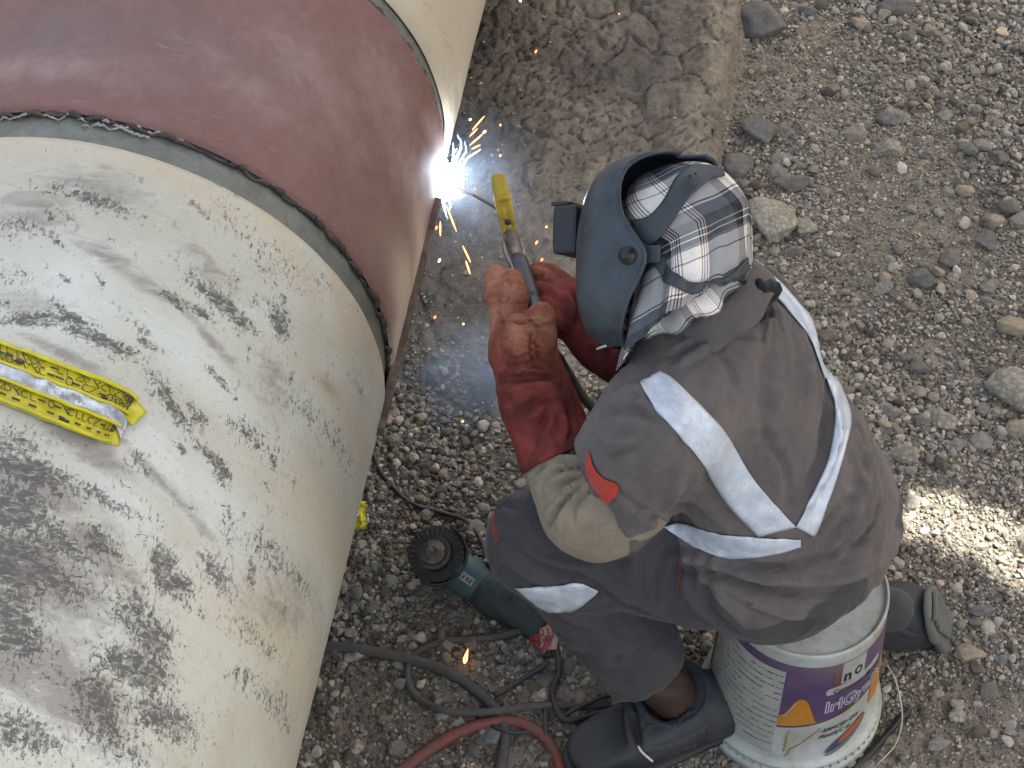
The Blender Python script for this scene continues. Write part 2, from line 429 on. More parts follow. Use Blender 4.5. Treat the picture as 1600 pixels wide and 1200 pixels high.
def dust_mask(x, y):
    """where fine dry soil shows between the stones"""
    P = np.stack([x, y, x * 0], -1)
    d = .7 * sstep(.10, .36, fbm(P * 2.6 + 3, 3, 61))
    for px, py, r in ((1230, 120, .10), (1360, 60, .16), (1350, 150, .12), (1370, 290, .10), (1330, 420, .14), (1480, 360, .10), (1290, 480, .12), (560, 1090, .10), (520, 1120, .08), (700, 940, .10), (610, 860, .06), (800, 780, .06), (1450, 90, .10), (1300, 30, .12), (1460, 560, .06)):
        c = at(px, py); d = np.maximum(d, np.exp(-(((x - c[0]) ** 2 + ((y - c[1]) * .7) ** 2) / r ** 2)) * (.75 + .4 * vnoise(P * 12, 3)))
    return np.clip(d, 0, 1)

m, nt, b = new_mat('soil'); co = coords(nt)
n1 = noise(nt, co, 5, 6, .62, .3); n2 = noise(nt, co, 45, 6, .7); n3 = noise(nt, co, 260, 4, .7)
gr = mix(nt, ramp(nt, n1, [(.35, 0.), (.65, 1.)]), (.155, .135, .108), (.29, .25, .198))
cl = mix(nt, ramp(nt, n1, [(.36, 0.), (.62, 1.)]), (.118, .107, .094), (.245, .215, .178))
c = mix(nt, attr(nt, 'clay'), gr, cl)
c = mix(nt, attr(nt, 'pale'), c, (.46, .385, .285))
c = mix(nt, attr(nt, 'dust'), c, mix(nt, n2, (.24, .205, .16), (.40, .345, .265)))
c = mix(nt, attr(nt, 'dark_left'), c, mix(nt, 1., c, (.50, .49, .50), 'MULTIPLY'))  # soil colour multiplied darker towards the pipe side
c = mix(nt, ramp(nt, n2, [(.3, .6), (.62, 0.)]), c, (.055, .046, .038))
c = mix(nt, ramp(nt, n3, [(.52, 0.), (.7, .5)]), c, (.30, .27, .22))
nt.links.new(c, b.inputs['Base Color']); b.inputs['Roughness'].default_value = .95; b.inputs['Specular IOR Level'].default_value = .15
k = bump(nt, b, n3, .7, .003); bump(nt, b, n2, .8, .010, k)
M_SOIL = m
pale = np.exp(-((X - (ce - .055)) / .05) ** 2) * sstep(2.95, 3.35, Y) * cm * (.55 + .45 * fbm(np.stack([X * 18, Y * 6, X * 0], -1), 3, 71))  # crest painted paler, the light it catches put into the colour
pale += .35 * np.exp(-((X - .12) ** 2 + (Y - 3.1) ** 2) / .04) * cm * np.clip(.5 + fbm(np.stack([X * 14, Y * 9, X * 0], -1), 3, 72), 0, 1)
ground = mesh_obj('ground', np.stack([X, Y, Z], -1).reshape(-1, 3), GF, M_SOIL, attrs={'clay': cm.ravel(), 'dust': (dust_mask(X, Y) * (1 - cm)).ravel() * .8, 'pale': np.clip(pale, 0, 1).ravel(), 'dark_left': (sstep(.22, -.12, X + .12 * fbm(np.stack([X * 5, Y * 4, X * 0], -1), 3, 88)) * sstep(4.1, 3.5, Y) * (.55 + .35 * cm)).ravel()})
tag(ground, kind='structure')
def gz(x, y): return float(ground_h(np.array([float(x)]), np.array([float(y)]), False)[0])
def on_ground(px, py, up=0.):
    p = at(px, py, 0.01)
    for _ in range(3): p = at(px, py, gz(p[0], p[1]) + up)
    return p

# ------------------------------------------------------------------ gravel (uncountable: one object)
def stone_mat():
    m, nt, b = new_mat('stone'); co = coords(nt)
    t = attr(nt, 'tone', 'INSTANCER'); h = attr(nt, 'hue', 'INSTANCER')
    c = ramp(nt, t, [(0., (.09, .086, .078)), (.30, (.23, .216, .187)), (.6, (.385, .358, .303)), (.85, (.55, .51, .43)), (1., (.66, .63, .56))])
    c = mix(nt, ramp(nt, h, [(.55, 0.), (1., .6)]), c, mix(nt, 1., c, (1.25, .92, .66), 'MULTIPLY'))
    n = noise(nt, co, 2.2, 5, .65)
    c = mix(nt, ramp(nt, n, [(.35, .45), (.62, 0.)]), c, mix(nt, 1., c, (.5, .48, .45), 'MULTIPLY'))
    nt.links.new(c, b.inputs['Base Color']); b.inputs['Roughness'].default_value = .88; b.inputs['Specular IOR Level'].default_value = .2
    bump(nt, b, n, .35, .15); return m
M_STONE = stone_mat()
proto_col = bpy.data.collections.new('stone_kinds')
def stone_geo(seed, sub=2, rough=.28, cuts=5):
    bm = bmesh.new(); bmesh.ops.create_icosphere(bm, subdivisions=sub, radius=1)
    V = np.array([v.co for v in bm.verts]); F = np.array([[v.index for v in f.verts] for f in bm.faces]); bm.free()
    r = np.random.default_rng(seed)
    V *= (1 + rough * fbm(V * 1.1 + seed * 7.7, 3, seed))[:, None]
    for _ in range(cuts):
        n = nrm(r.normal(size=3)); d = r.uniform(.5, .85); s = V @ n; V -= np.outer(np.maximum(s - d, 0) * .9, n)
    V *= (1 + .07 * fbm(V * 4 + seed, 2, seed + 3))[:, None]
    V *= np.array([1, r.uniform(.65, .95), r.uniform(.5, .8)])
    return V, F
for i in range(12):
    V, F = stone_geo(100 + i, 2, .3, 10); o = mesh_obj('stone_kind', V, F, M_STONE, collection=proto_col, smooth=i % 3 == 0)
def scatter(n, x0, x1, y0, y1):
    return rng.uniform(x0, x1, n), rng.uniform(y0, y1, n)
PX_, PY_ = scatter(230000, -.62, 1.32, 1.62, 4.05)
xo, yo = scatter(26000, -2.4, 2.8, .6, 5.4)
PX_ = np.r_[PX_, xo]; PY_ = np.r_[PY_, yo]
cm_, ce_ = clay_mask(PX_, PY_); du = dust_mask(PX_, PY_)
clump = fbm(np.stack([PX_ * 5, PY_ * 5, PX_ * 0], -1), 3, 81)
keep = rng.random(len(PX_)) < np.clip((1 - .985 * cm_) * (1 - .55 * du) * (.95 + .4 * clump), .0, 1)
PX_ = PX_[keep]; PY_ = PY_[keep]; du = du[keep]; cm_ = cm_[keep]; clump = clump[keep]
xm, ym = scatter(420, -.1, 1.3, 1.6, 4.0); k_ = (rng.random(420) < .30 + .55 * (xm > .5)) & (clay_mask(xm, ym)[0] < .2); xm = xm[k_]; ym = ym[k_]
PX_ = np.r_[PX_, xm]; PY_ = np.r_[PY_, ym]; z0_ = np.zeros(len(xm)); du = np.r_[du, z0_]; cm_ = np.r_[cm_, z0_]; clump = np.r_[clump, z0_]
n = len(PX_)
coarse = np.clip(.5 + 1.2 * fbm(np.stack([PX_ * 2.2, PY_ * 2.2, PX_ * 0], -1), 2, 91), 0, 1)
rad = np.exp(rng.normal(math.log(.0042), .40, n)) * (.78 + .5 * coarse) * (1 - .35 * du) * (1 - .4 * cm_)
rad = np.where(rng.random(n) < .012 * (1 - cm_) * (.3 + coarse), rng.uniform(.010, .017, n), rad); rad = np.clip(rad, .0016, .018); rad[-len(xm):] = np.exp(rng.normal(math.log(.0165), .3, len(xm))).clip(.011, .032)
tone = np.clip(rng.normal(.42, .21, n) + .12 * clump, 0, 1); tone = np.where(rng.random(n) < .05, rng.uniform(.8, 1, n), tone)
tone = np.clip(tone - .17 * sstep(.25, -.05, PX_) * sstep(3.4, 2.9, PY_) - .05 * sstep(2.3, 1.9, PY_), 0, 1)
hz = ground_h(PX_, PY_); hz[-len(xm):] -= rad[-len(xm):] * .35; tone[-len(xm):] = np.clip(rng.normal(.40, .13, len(xm)), .15, .75)
me = bpy.data.meshes.new('gravel'); me.vertices.add(n)
me.vertices.foreach_set('co', np.stack([PX_, PY_, hz + rad * rng.uniform(-.1, .75, n)], -1).astype(np.float32).ravel())
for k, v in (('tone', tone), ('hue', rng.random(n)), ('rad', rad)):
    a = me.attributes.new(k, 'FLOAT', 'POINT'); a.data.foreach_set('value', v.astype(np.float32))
a = me.attributes.new('rot', 'FLOAT_VECTOR', 'POINT'); a.data.foreach_set('vector', np.stack([rng.normal(0, .35, n), rng.normal(0, .35, n), rng.uniform(0, 6.28, n)], -1).astype(np.float32).ravel())
a = me.attributes.new('kidx', 'INT', 'POINT'); a.data.foreach_set('value', rng.integers(0, 12, n).astype(np.int32))
gravel = bpy.data.objects.new('gravel', me); COL.objects.link(gravel)
tag(gravel, 'loose grey and tan gravel covering the trench floor', 'gravel', kind='stuff')
ng = bpy.data.node_groups.new('gravel_scatter', 'GeometryNodeTree')
ng.interface.new_socket('Geometry', in_out='INPUT', socket_type='NodeSocketGeometry'); ng.interface.new_socket('Geometry', in_out='OUTPUT', socket_type='NodeSocketGeometry')
gi_ = ng.nodes.new('NodeGroupInput'); go_ = ng.nodes.new('NodeGroupOutput'); iop = ng.nodes.new('GeometryNodeInstanceOnPoints'); ci = ng.nodes.new('GeometryNodeCollectionInfo')
ci.inputs['Collection'].default_value = proto_col; ci.inputs['Separate Children'].default_value = True; ci.inputs['Reset Children'].default_value = True
iop.inputs['Pick Instance'].default_value = True
def nattr(name, t):
    q = ng.nodes.new('GeometryNodeInputNamedAttribute'); q.data_type = t; q.inputs['Name'].default_value = name; return q.outputs['Attribute']
L_ = ng.links.new
L_(gi_.outputs[0], iop.inputs['Points']); L_(ci.outputs[0], iop.inputs['Instance']); L_(nattr('kidx', 'INT'), iop.inputs['Instance Index'])
L_(nattr('rot', 'FLOAT_VECTOR'), iop.inputs['Rotation']); L_(nattr('rad', 'FLOAT'), iop.inputs['Scale']); L_(iop.outputs[0], go_.inputs[0])
mod = gravel.modifiers.new('scatter', 'NODES'); mod.node_group = ng

# ------------------------------------------------------------------ rocks and clods, each its own thing
def rock_mat(name, a_, b_, lump=0.):
    m, nt, b = new_mat(name); co = coords(nt)
    n1 = noise(nt, co, 16, 6, .65, .4); n2 = noise(nt, co, 90, 5, .7)
    c = mix(nt, ramp(nt, n1, [(.34, 0.), (.66, 1.)]), a_, b_)
    c = mix(nt, ramp(nt, n2, [(.3, .5), (.55, 0.)]), c, tuple(x * .45 for x in a_))
    v = N(nt, 'ShaderNodeTexVoronoi'); v.inputs['Scale'].default_value = 120; nt.links.new(co, v.inputs['Vector'])
    if lump: c = mix(nt, ramp(nt, v.outputs['Distance'], [(.25, 0.), (.6, lump)]), c, tuple(x * .4 for x in a_))
    nt.links.new(c, b.inputs['Base Color']); b.inputs['Roughness'].default_value = .92; b.inputs['Specular IOR Level'].default_value = .2
    k = bump(nt, b, n2, .5, .003); bump(nt, b, n1, .5, .008, k); return m
MR = {'dark': rock_mat('dark_rock', (.13, .124, .113), (.21, .197, .175)), 'pale': rock_mat('pale_rock', (.31, .28, .22), (.50, .45, .365), .5),
      'tan': rock_mat('tan_rock', (.26, .215, .155), (.41, .34, .25)), 'grey': rock_mat('grey_rock', (.22, .205, .18), (.35, .325, .285), .3),
      'green': rock_mat('greenish_rock', (.11, .125, .115), (.2, .22, .2))}
ROCKS = [ # px, py, width px, height/width, kind, label, lumpy
 (1195, 38, 92, .8, 'dark', 'large flat dark grey slab at the top edge beside the clay ridge', 0),
 (1187, 207, 62, .95, 'dark', 'dark grey lump against the clay ridge right of the welding mask', 0),
 (1150, 262, 58, .8, 'dark', 'dark brown clod just above the back of the plaid headscarf', 1),
 (1205, 345, 84, 1.2, 'pale', 'big pale knobbly conglomerate lump right behind the plaid headscarf', 1),
 (1257, 358, 42, .95, 'pale', 'pale knobbly lump touching the right side of the big conglomerate', 1),
 (1236, 288, 62, .5, 'dark', 'long dark rock lying on top of the big pale conglomerate', 0),
 (1222, 250, 34, .8, 'grey', 'grey rock above the long dark rock behind the head', 0),
 (1392, 183, 56, .7, 'grey', 'rough grey clod with stones stuck in it near the upper middle of the gravel', 1),
 (1387, 234, 52, .8, 'pale', 'pale beige lump directly below the rough grey clod', 1),
 (1400, 14, 56, .7, 'dark', 'dark angular rock cut by the top edge of the picture', 0),
 (1345, 38, 34, .8, 'tan', 'small tan rock on the dusty strip near the top edge', 1),
 (1262, 16, 34, .7, 'dark', 'small dark rock right of the large slab at the top edge', 0),
 (1478, 182, 28, .9, 'grey', 'small grey stone right of the rough grey clod', 0),
 (1553, 178, 30, .8, 'pale', 'whitish angular pebble near the right edge, upper part', 0),
 (1512, 232, 36, .9, 'dark', 'dark block left of the pair of dark rocks near the right edge', 0),
 (1558, 245, 40, .8, 'dark', 'dark rounded rock of the pair near the right edge', 0),
 (1534, 226, 34, .9, 'grey', 'mid grey rock wedged between two dark rocks near the right edge', 0),
 (1508, 297, 34, .8, 'tan', 'tan stone below the three clustered rocks near the right edge', 0),
 (1480, 300, 24, .9, 'grey', 'flat square grey chip beside a tan stone', 0),
 (1552, 346, 38, .7, 'tan', 'yellowish tan rock with a split face near the right edge', 1),
 (1543, 378, 40, .8, 'dark', 'dark wedge shaped rock right under the yellowish tan rock', 0),
 (1485, 405, 32, 1., 'dark', 'dark upright block left of a pale pebble, right of centre height', 0),
 (1437, 437, 54, .7, 'dark', 'broad dark rock behind the worker\'s upper back, out on the gravel', 0),
 (1489, 432, 22, 1., 'pale', 'small cream pebble beside the broad dark rock', 0),
 (1466, 424, 28, .7, 'tan', 'brownish stone between the broad dark rock and the cream pebble', 0),
 (1576, 512, 62, .55, 'tan', 'long flat brown slab at the right edge above the biggest rock', 0),
 (1582, 612, 92, .85, 'pale', 'biggest rock, pale and rounded, cut by the right edge', 1),
 (1592, 668, 60, .6, 'tan', 'tan rock tucked under the biggest rock at the right edge', 1),
 (1551, 583, 36, .7, 'dark', 'dark stone leaning on the left side of the biggest rock', 0),
 (1527, 600, 24, .9, 'grey', 'grey stone left of the biggest rock beside a cream pebble', 0),
 (1507, 571, 16, .9, 'pale', 'round cream pebble above and left of the biggest rock', 0),
 (1475, 657, 44, 1., 'pale', 'pale round knobbly stone between the worker and the biggest rock', 1),
 (1441, 655, 34, .9, 'dark', 'dark stone touching the left side of the pale round knobbly stone', 0),
 (1395, 645, 38, .6, 'grey', 'grey stone close to the reflective tape on the worker\'s back', 0),
 (1418, 712, 56, .6, 'pale', 'pale long stone lying right of the worker\'s lower back', 1),
 (1494, 697, 34, .75, 'grey', 'grey rock below the pale round knobbly stone', 0),
 (1535, 690, 40, .9, 'grey', 'upright grey rock left of the tan rock at the right edge', 0),
 (1440, 575, 40, .5, 'dark', 'thin dark stone lying flat on fine gravel behind the worker', 0),
 (1545, 450, 30, .7, 'grey', 'grey stone standing alone above the long flat brown slab', 0),
 (1530, 955, 44, .55, 'dark', 'dark flat stone just right of the upturned boot sole', 0),
 (1516, 1022, 54, .6, 'tan', 'flat tan stone below and right of the upturned boot sole', 1),
 (1546, 1080, 32, 1., 'dark', 'smooth dark oval stone in the lower right gravel', 0),
 (1498, 1118, 36, .8, 'pale', 'pale stone with two humps in the lower right gravel', 0),
 (1466, 1162, 44, .6, 'grey', 'banded grey stone near the lower right corner', 0),
 (1463, 1084, 24, .8, 'tan', 'small yellowish pebble right of the bucket rim', 0),
 (556, 1167, 26, 1.1, 'pale', 'pale egg shaped stone at the bottom beside the pipe', 0),
 (618, 1168, 36, .8, 'dark', 'dark stone left of the red hose at the bottom edge', 0),
 (770, 1152, 44, .9, 'green', 'greenish grey rock inside the loop of the red hose', 0),
 (845, 1090, 34, .9, 'pale', 'pale block under the crossing of the cables left of the boot', 0),
 (690, 1118, 24, .8, 'grey', 'grey pebble above the red hose below the cable loop', 0),
]
for i, (px, py, w, asp, kind, label, lumpy) in enumerate(ROCKS):
    p = on_ground(px, py, .005); s = w * .5 / (FPX / np.linalg.norm(p - CAM))
    V, F = stone_geo(500 + i * 3, 4, .3 if not lumpy else .3, 13 if not lumpy else 4)
    V *= (1 + (.11 * fbm(V * 5, 3, i) if lumpy else .04 * fbm(V * 7, 3, i)))[:, None]
    if lumpy: V *= (1 + .05 * np.abs(fbm(V * 12, 2, i + 4)))[:, None]
    V = V / np.abs(V).max(0); 
    V = V * np.array([s, s * asp * 1.0, s * .62 * min(1, asp + .2)])
    a = random.uniform(-.35, .35); c_, s_ = math.cos(a), math.sin(a)
    V = V @ np.array([[c_, s_, 0], [-s_, c_, 0], [0, 0, 1]])
    o = mesh_obj('rock', V, F, MR[kind]); o.location = (p[0], p[1], gz(p[0], p[1]) + s * .22)
    tag(o, label, 'rock', 'rocks and clods lying on the gravel')

# ================================================================== PIPE
RP = .46; PA, PB = .154, -.040
pd = np.array([math.sin(PA) * math.cos(PB), math.cos(PA) * math.cos(PB), math.sin(PB)]); pu = nrm([pd[1], -pd[0], 0]); pw = np.cross(pu, pd)
PC = np.array([-.660, 2.446, .494])
def pipe_pt(s, th, r=RP): return PC + pd * s + r * (math.cos(th) * pu + math.sin(th) * pw)
def pipe_hit(px, py, r=RP):
    o = CAM - PC; v = ray(px, py); o_ = o - pd * (o @ pd); v_ = v - pd * (v @ pd)
    A = v_ @ v_; B = 2 * o_ @ v_; C = o_ @ o_ - r * r; D = B * B - 4 * A * C
    t = (-B - math.sqrt(D)) / (2 * A) if D > 0 else -B / (2 * A)
    q = CAM + v * t - PC; s = q @ pd; return s, math.atan2(q @ pw, q @ pu)
def pipe_surf(s0, s1, prof, ds=.0045, dth=.011, t0=-1.0, t1=3.6):
    """prof(s, th) -> radius; dense where the camera looks"""
    S = np.arange(s0, s1 + ds * .5, ds); T = np.linspace(t0, t1, int((t1 - t0) / dth)); T = np.r_[T, np.linspace(t1, t0 + 2 * math.pi, 30)[1:]]
    SS, TT = np.meshgrid(S, T, indexing='ij'); rr = prof(SS, TT)
    V = PC + SS[..., None] * pd + rr[..., None] * (np.cos(TT)[..., None] * pu + np.sin(TT)[..., None] * pw)
    a, b = SS.shape; I = np.arange(a * b).reshape(a, b); F = np.stack([I[:-1, :-1], I[1:, :-1], I[1:, 1:], I[:-1, 1:]], -1).reshape(-1, 4)
    return SS, TT, V, F[:, ::-1]
pipe = thing('pipe', 'huge cream coated steel pipe with a maroon painted joint sleeve on the left', 'pipe', tuple(pipe_pt(-.3, -math.pi / 2)))
def blobs(V, L):
    """stain density from a list of scuffed spots (pixel seen, half sizes in mm, tilt)"""
    d = np.zeros(V.shape[:-1]); q = V - PC; s = q @ pd; th = np.arctan2(q @ pw, q @ pu)
    for px, py, a, bb, ang, st in L:
        s0, t0 = pipe_hit(px, py); ds = (s - s0); dt = (th - t0) * RP; c_, s_ = math.cos(R(ang)), math.sin(R(ang))
        u = (-dt * c_ + ds * s_) / (a / 1000); v = (dt * s_ + ds * c_) / (bb / 1000)
        d = np.maximum(d, st * np.exp(-(u * u + v * v) * .75))
    return d
def coat_prof(e0, e1):
    def f(s, t):
        d = np.minimum(np.where(e0 is None, 9, s - (e0 or 0)), np.where(e1 is None, 9, (e1 or 0) - s))
        P = np.stack([s * 3, np.cos(t) * 2, np.sin(t) * 2], -1)
        return RP + .0015 + .008 * np.sqrt(np.clip(d / .016, 0, 1)) + .0018 * fbm(P * 2, 3, 3) + .0005 * fbm(P * 14, 2, 5)
    return f
def coat_mat():
    m, nt, b = new_mat('cream_coating'); co = coords(nt)
    mp = nt.nodes.new('ShaderNodeMapping'); mp.inputs['Rotation'].default_value = (0, 0, R(14)); mp.inputs['Scale'].default_value = (1, .45, 1); nt.links.new(co, mp.inputs[0]); cs = mp.outputs[0]
    mp2 = nt.nodes.new('ShaderNodeMapping'); mp2.inputs['Rotation'].default_value = (0, 0, R(-28)); mp2.inputs['Scale'].default_value = (.35, 1, 1); nt.links.new(co, mp2.inputs[0]); cs2 = mp2.outputs[0]
    n1 = noise(nt, cs2, 5, 5, .6, .5); n2 = noise(nt, co, 78, 7, .74, .8); n3 = noise(nt, cs, 200, 6, .74, .5); n4 = noise(nt, cs2, 38, 7, .72, .8); n5 = noise(nt, cs, 75, 4, .6, .3)
    base = mix(nt, ramp(nt, n1, [(.36, 0.), (.6, 1.)]), (.455, .43, .345), (.53, .525, .445))
    base = mix(nt, math_(nt, 'MULTIPLY', attr(nt, 'white'), ramp(nt, n4, [(.3, .5), (.6, 1.)])), base, (.60, .615, .56))
    base = mix(nt, math_(nt, 'MULTIPLY', attr(nt, 'warm'), .8), base, (.54, .44, .31))
    base = mix(nt, ramp(nt, n2, [(.5, 0.), (.8, .35)]), base, (.30, .27, .22))
    # smears
    sm = math_(nt, 'ADD', attr(nt, 'smear'), math_(nt, 'MULTIPLY', math_(nt, 'SUBTRACT', n4, .5), 1.7))
    base = mix(nt, ramp(nt, sm, [(.26, 0.), (.75, .8)]), base, (.235, .205, .175))
    # black tar speckle
    d = attr(nt, 'dirt')
    t1 = math_(nt, 'ADD', math_(nt, 'MULTIPLY', d, .19), n3); t2 = math_(nt, 'ADD', math_(nt, 'MULTIPLY', d, .22), n2)
    sp = math_(nt, 'MAXIMUM', ramp(nt, t1, [(.63, 0.), (.68, .85)]), ramp(nt, t2, [(.675, 0.), (.71, .92)]))
    sp = math_(nt, 'MULTIPLY', sp, ramp(nt, noise(nt, cs2, 120, 5, .7, .6), [(.36, .25), (.50, 1.)]))
    base = mix(nt, sp, base, mix(nt, n4, (.03, .028, .027), (.14, .125, .11)))
    base = mix(nt, ramp(nt, n5, [(.645, 0.), (.69, .45)]), base, (.17, .15, .12))
    base = mix(nt, attr(nt, 'rust'), base, (.25, .14, .07))
    # fine scratches
    w = noise(nt, coords(nt, (6, 60, 60)), 3, 3, .5); base = mix(nt, ramp(nt, w, [(.66, 0.), (.70, .35)]), base, (.72, .71, .66))
    nt.links.new(base, b.inputs['Base Color']); b.inputs['Roughness'].default_value = .55
    nt.links.new(ramp(nt, sp, [(0, .5), (1, .8)]), b.inputs['Roughness'])
    k = bump(nt, b, n3, .25, .0012); k = bump(nt, b, n4, .3, .003, k); bump(nt, b, sp, .25, .0015, k); return m
M_COAT = coat_mat()
DIRT = [(150, 320, 60, 14, -8, 1.), (90, 300, 30, 12, 20, .8), (265, 470, 14, 9, 0, 1.2), (345, 480, 60, 14, -14, 1.25), (430, 505, 30, 22, -50, 1.05), (380, 375, 70, 26, -30, .55), (430, 420, 40, 60, -60, .55),
        (60, 505, 60, 14, 14, 1.1), (160, 540, 55, 11, -6, 1.3), (230, 545, 22, 8, 0, 1.), (110, 500, 40, 6, -30, 1.3), (330, 722, 26, 10, -10, 1.6), (345, 740, 18, 10, -30, 1.2), (340, 600, 34, 6, -20, 1.3), (350, 825, 30, 16, -70, .8),
        (265, 640, 55, 14, -38, 1.05), (300, 655, 20, 18, -30, 1.), (380, 680, 20, 40, -80, .8), (10, 700, 50, 30, 0, 1.), (40, 740, 70, 24, -10, 1.3), (20, 880, 60, 50, -20, 1.35), (90, 850, 60, 26, -25, 1.), (10, 960, 40, 40, 0, 1.3), (70, 900, 60, 24, -25, 1.2), (20, 800, 50, 40, 0, 1.4),
        (150, 850, 40, 26, -20, .95), (250, 885, 30, 22, -50, 1.2), (265, 915, 20, 30, -70, 1.25), (330, 900, 40, 24, -20, .85), (200, 960, 50, 40, -40, .8), (210, 1050, 26, 55, -80, 1.45), (230, 1000, 40, 34, -50, 1.1), (245, 1120, 30, 55, -80, 1.15), (150, 1100, 40, 30, -20, 1.1), (170, 1150, 60, 40, 0, .8),
        (420, 1100, 26, 90, -80, .72), (450, 900, 22, 120, -80, .62), (520, 700, 26, 120, -80, .55), (560, 620, 10, 60, -80, .55), (480, 650, 20, 90, -75, .55), (390, 1000, 20, 90, -80, .6), (30, 1000, 40, 50, 0, .9), (30, 1150, 60, 30, 0, .9), (150, 780, 70, 12, -8, .9), (500, 450, 20, 60, -60, .5), (30, 360, 60, 20, 0, .7), (10, 440, 60, 30, 0, .5)]
_r = random.Random(21)
for _ in range(90):
    x_ = _r.uniform(0, 560); y_ = _r.uniform(290, 1190)
    if x_ < 600 - (y_ - 300) * .10 - 60: DIRT.append((x_, y_, _r.uniform(6, 28), _r.uniform(3, 9), _r.uniform(-60, -5) if x_ < 350 else _r.uniform(-88, -60), _r.uniform(.5, 1.05)))
SMEAR = [(430, 950, 60, 120, -60, .5), (420, 600, 70, 40, -50, .5), (200, 430, 120, 20, -18, .7), (330, 540, 90, 12, -25, .7), (250, 760, 110, 10, -22, .7), (100, 560, 80, 10, -15, .8), (130, 700, 70, 26, -20, .9), (60, 640, 60, 20, -10, .7), (150, 870, 90, 30, -25, .8), (100, 1080, 110, 50, -20, .95), (60, 900, 110, 60, -20, .9), (150, 300, 90, 40, 0, .6), (60, 330, 80, 40, 0, .6), (330, 430, 80, 30, -25, .55), (20, 1050, 90, 40, -10, .9), (40, 760, 90, 30, -10, .9), (220, 1000, 60, 60, -40, .5), (40, 480, 90, 26, 0, .55)]
WHITE = [(110, 470, 60, 90, 0, 1.), (300, 570, 90, 36, -20, .9), (250, 720, 90, 50, -20, 1.), (330, 790, 90, 60, -30, 1.), (200, 800, 90, 40, -25, .95), (120, 950, 70, 40, -25, 1.), (60, 1030, 40, 24, 0, 1.), (150, 1170, 120, 30, -10, 1.), (360, 880, 40, 70, -50, .8), (420, 300 + 250, 60, 60, -40, .5), (100, 600, 90, 40, 0, .7)]
WARM = [(250, 270, 160, 26, -12, .8), (420, 345, 140, 24, -38, .9), (520, 440, 100, 22, -55, 1.), (575, 540, 26, 90, -80, 1.), (60, 240, 140, 20, 0, .8), (560, 700, 24, 200, -80, .9), (510, 850, 50, 200, -80, .7), (430, 1000, 60, 200, -78, .6)]
RUST = [(505, 605, 11, 24, -80, .55), (165, 268, 10, 5, 0, .6), (100, 1198, 22, 8, 0, .0)]
S1, S2 = .0, .50
SS, TT, V, F = pipe_surf(-1.75, -.054, coat_prof(None, -.054), .005, .011)
near = mesh_obj('coating', V.reshape(-1, 3), F, M_COAT, pipe, attrs={'dirt': (blobs(V, DIRT) + .42 * np.clip(fbm(np.stack([V[..., 0] * 9, V[..., 1] * 6, V[..., 2] * 9], -1), 4, 77) + .05, 0, 1)).ravel(), 'smear': blobs(V, SMEAR).ravel(), 'white': blobs(V, WHITE).ravel(), 'warm': blobs(V, WARM).ravel(), 'rust': blobs(V, RUST).ravel()})
tag(near, 'cream coating scuffed with black tar and grey smears')
SS, TT, V, F = pipe_surf(S2 + .040, 2.9, coat_prof(S2 + .040, None), .012, .02)
z_ = np.zeros(V.shape[:-1]).ravel()
far = mesh_obj('coating', V.reshape(-1, 3), F, M_COAT, pipe, attrs={'dirt': z_ + .05, 'smear': blobs(V, [(705, 150, 20, 60, -80, .6), (690, 60, 16, 100, -80, .4)]).ravel(), 'white': z_, 'warm': z_ + .9, 'rust': blobs(V, [(703, 175, 8, 30, -80, .4)]).ravel()})
tag(far, 'clean cream coating beyond the maroon sleeve')
m, nt, b = new_mat('bare_grey_steel'); co = coords(nt); n1 = noise(nt, co, 30, 6, .65, .4); n2 = noise(nt, co, 160, 4, .6)
c = mix(nt, ramp(nt, n1, [(.35, 0.), (.65, 1.)]), (.13, .138, .118), (.19, .195, .17)); c = mix(nt, ramp(nt, n2, [(.56, 0.), (.72, .5)]), c, (.05, .045, .04))
c = mix(nt, ramp(nt, noise(nt, co, 9, 4, .6), [(.56, 0.), (.66, .4)]), c, (.15, .10, .07))
nt.links.new(c, b.inputs['Base Color']); b.inputs['Roughness'].default_value = .55; b.inputs['Metallic'].default_value = .25; bump(nt, b, n2, .3, .001); M_STEEL = m
_, _, V, F = pipe_surf(-.10, .60, lambda s, t: RP - .002 + 0 * s, .01, .015)
mesh_obj('steel_band', V.reshape(-1, 3), F, M_STEEL, pipe)
m, nt, b = new_mat('maroon_primer'); co = coords(nt)
mp = nt.nodes.new('ShaderNodeMapping'); mp.inputs['Rotation'].default_value = (0, 0, R(-25)); mp.inputs['Scale'].default_value = (.4, 1.3, 1); nt.links.new(co, mp.inputs[0]); cs = mp.outputs[0]
n1 = noise(nt, cs, 5, 5, .6, .8); n2 = noise(nt, co, 26, 6, .65, .5); n3 = noise(nt, cs, 90, 5, .7); n4 = noise(nt, coords(nt, (8, 70, 30)), 2.2, 3, .5, .2)
c = mix(nt, ramp(nt, n1, [(.3, 0.), (.7, 1.)]), (.162, .084, .076), (.208, .103, .086))
c = mix(nt, ramp(nt, n2, [(.42, 0.), (.75, .5)]), c, (.24, .145, .13))
c = mix(nt, attr(nt, 'grey'), c, mix(nt, n2, (.13, .085, .085), (.21, .15, .14)))
c = mix(nt, math_(nt, 'MULTIPLY', attr(nt, 'dusty'), ramp(nt, n2, [(.3, .3), (.65, 1.)])), c, (.40, .31, .29))
c = mix(nt, attr(nt, 'cream'), c, mix(nt, n2, (.40, .32, .25), (.52, .43, .34)))
c = mix(nt, ramp(nt, n3, [(.62, 0.), (.72, .35)]), c, (.34, .24, .22)); c = mix(nt, ramp(nt, n3, [(.28, .4), (.38, 0.)]), c, (.07, .03, .03))
c = mix(nt, ramp(nt, n4, [(.67, 0.), (.70, .25)]), c, (.36, .27, .25))
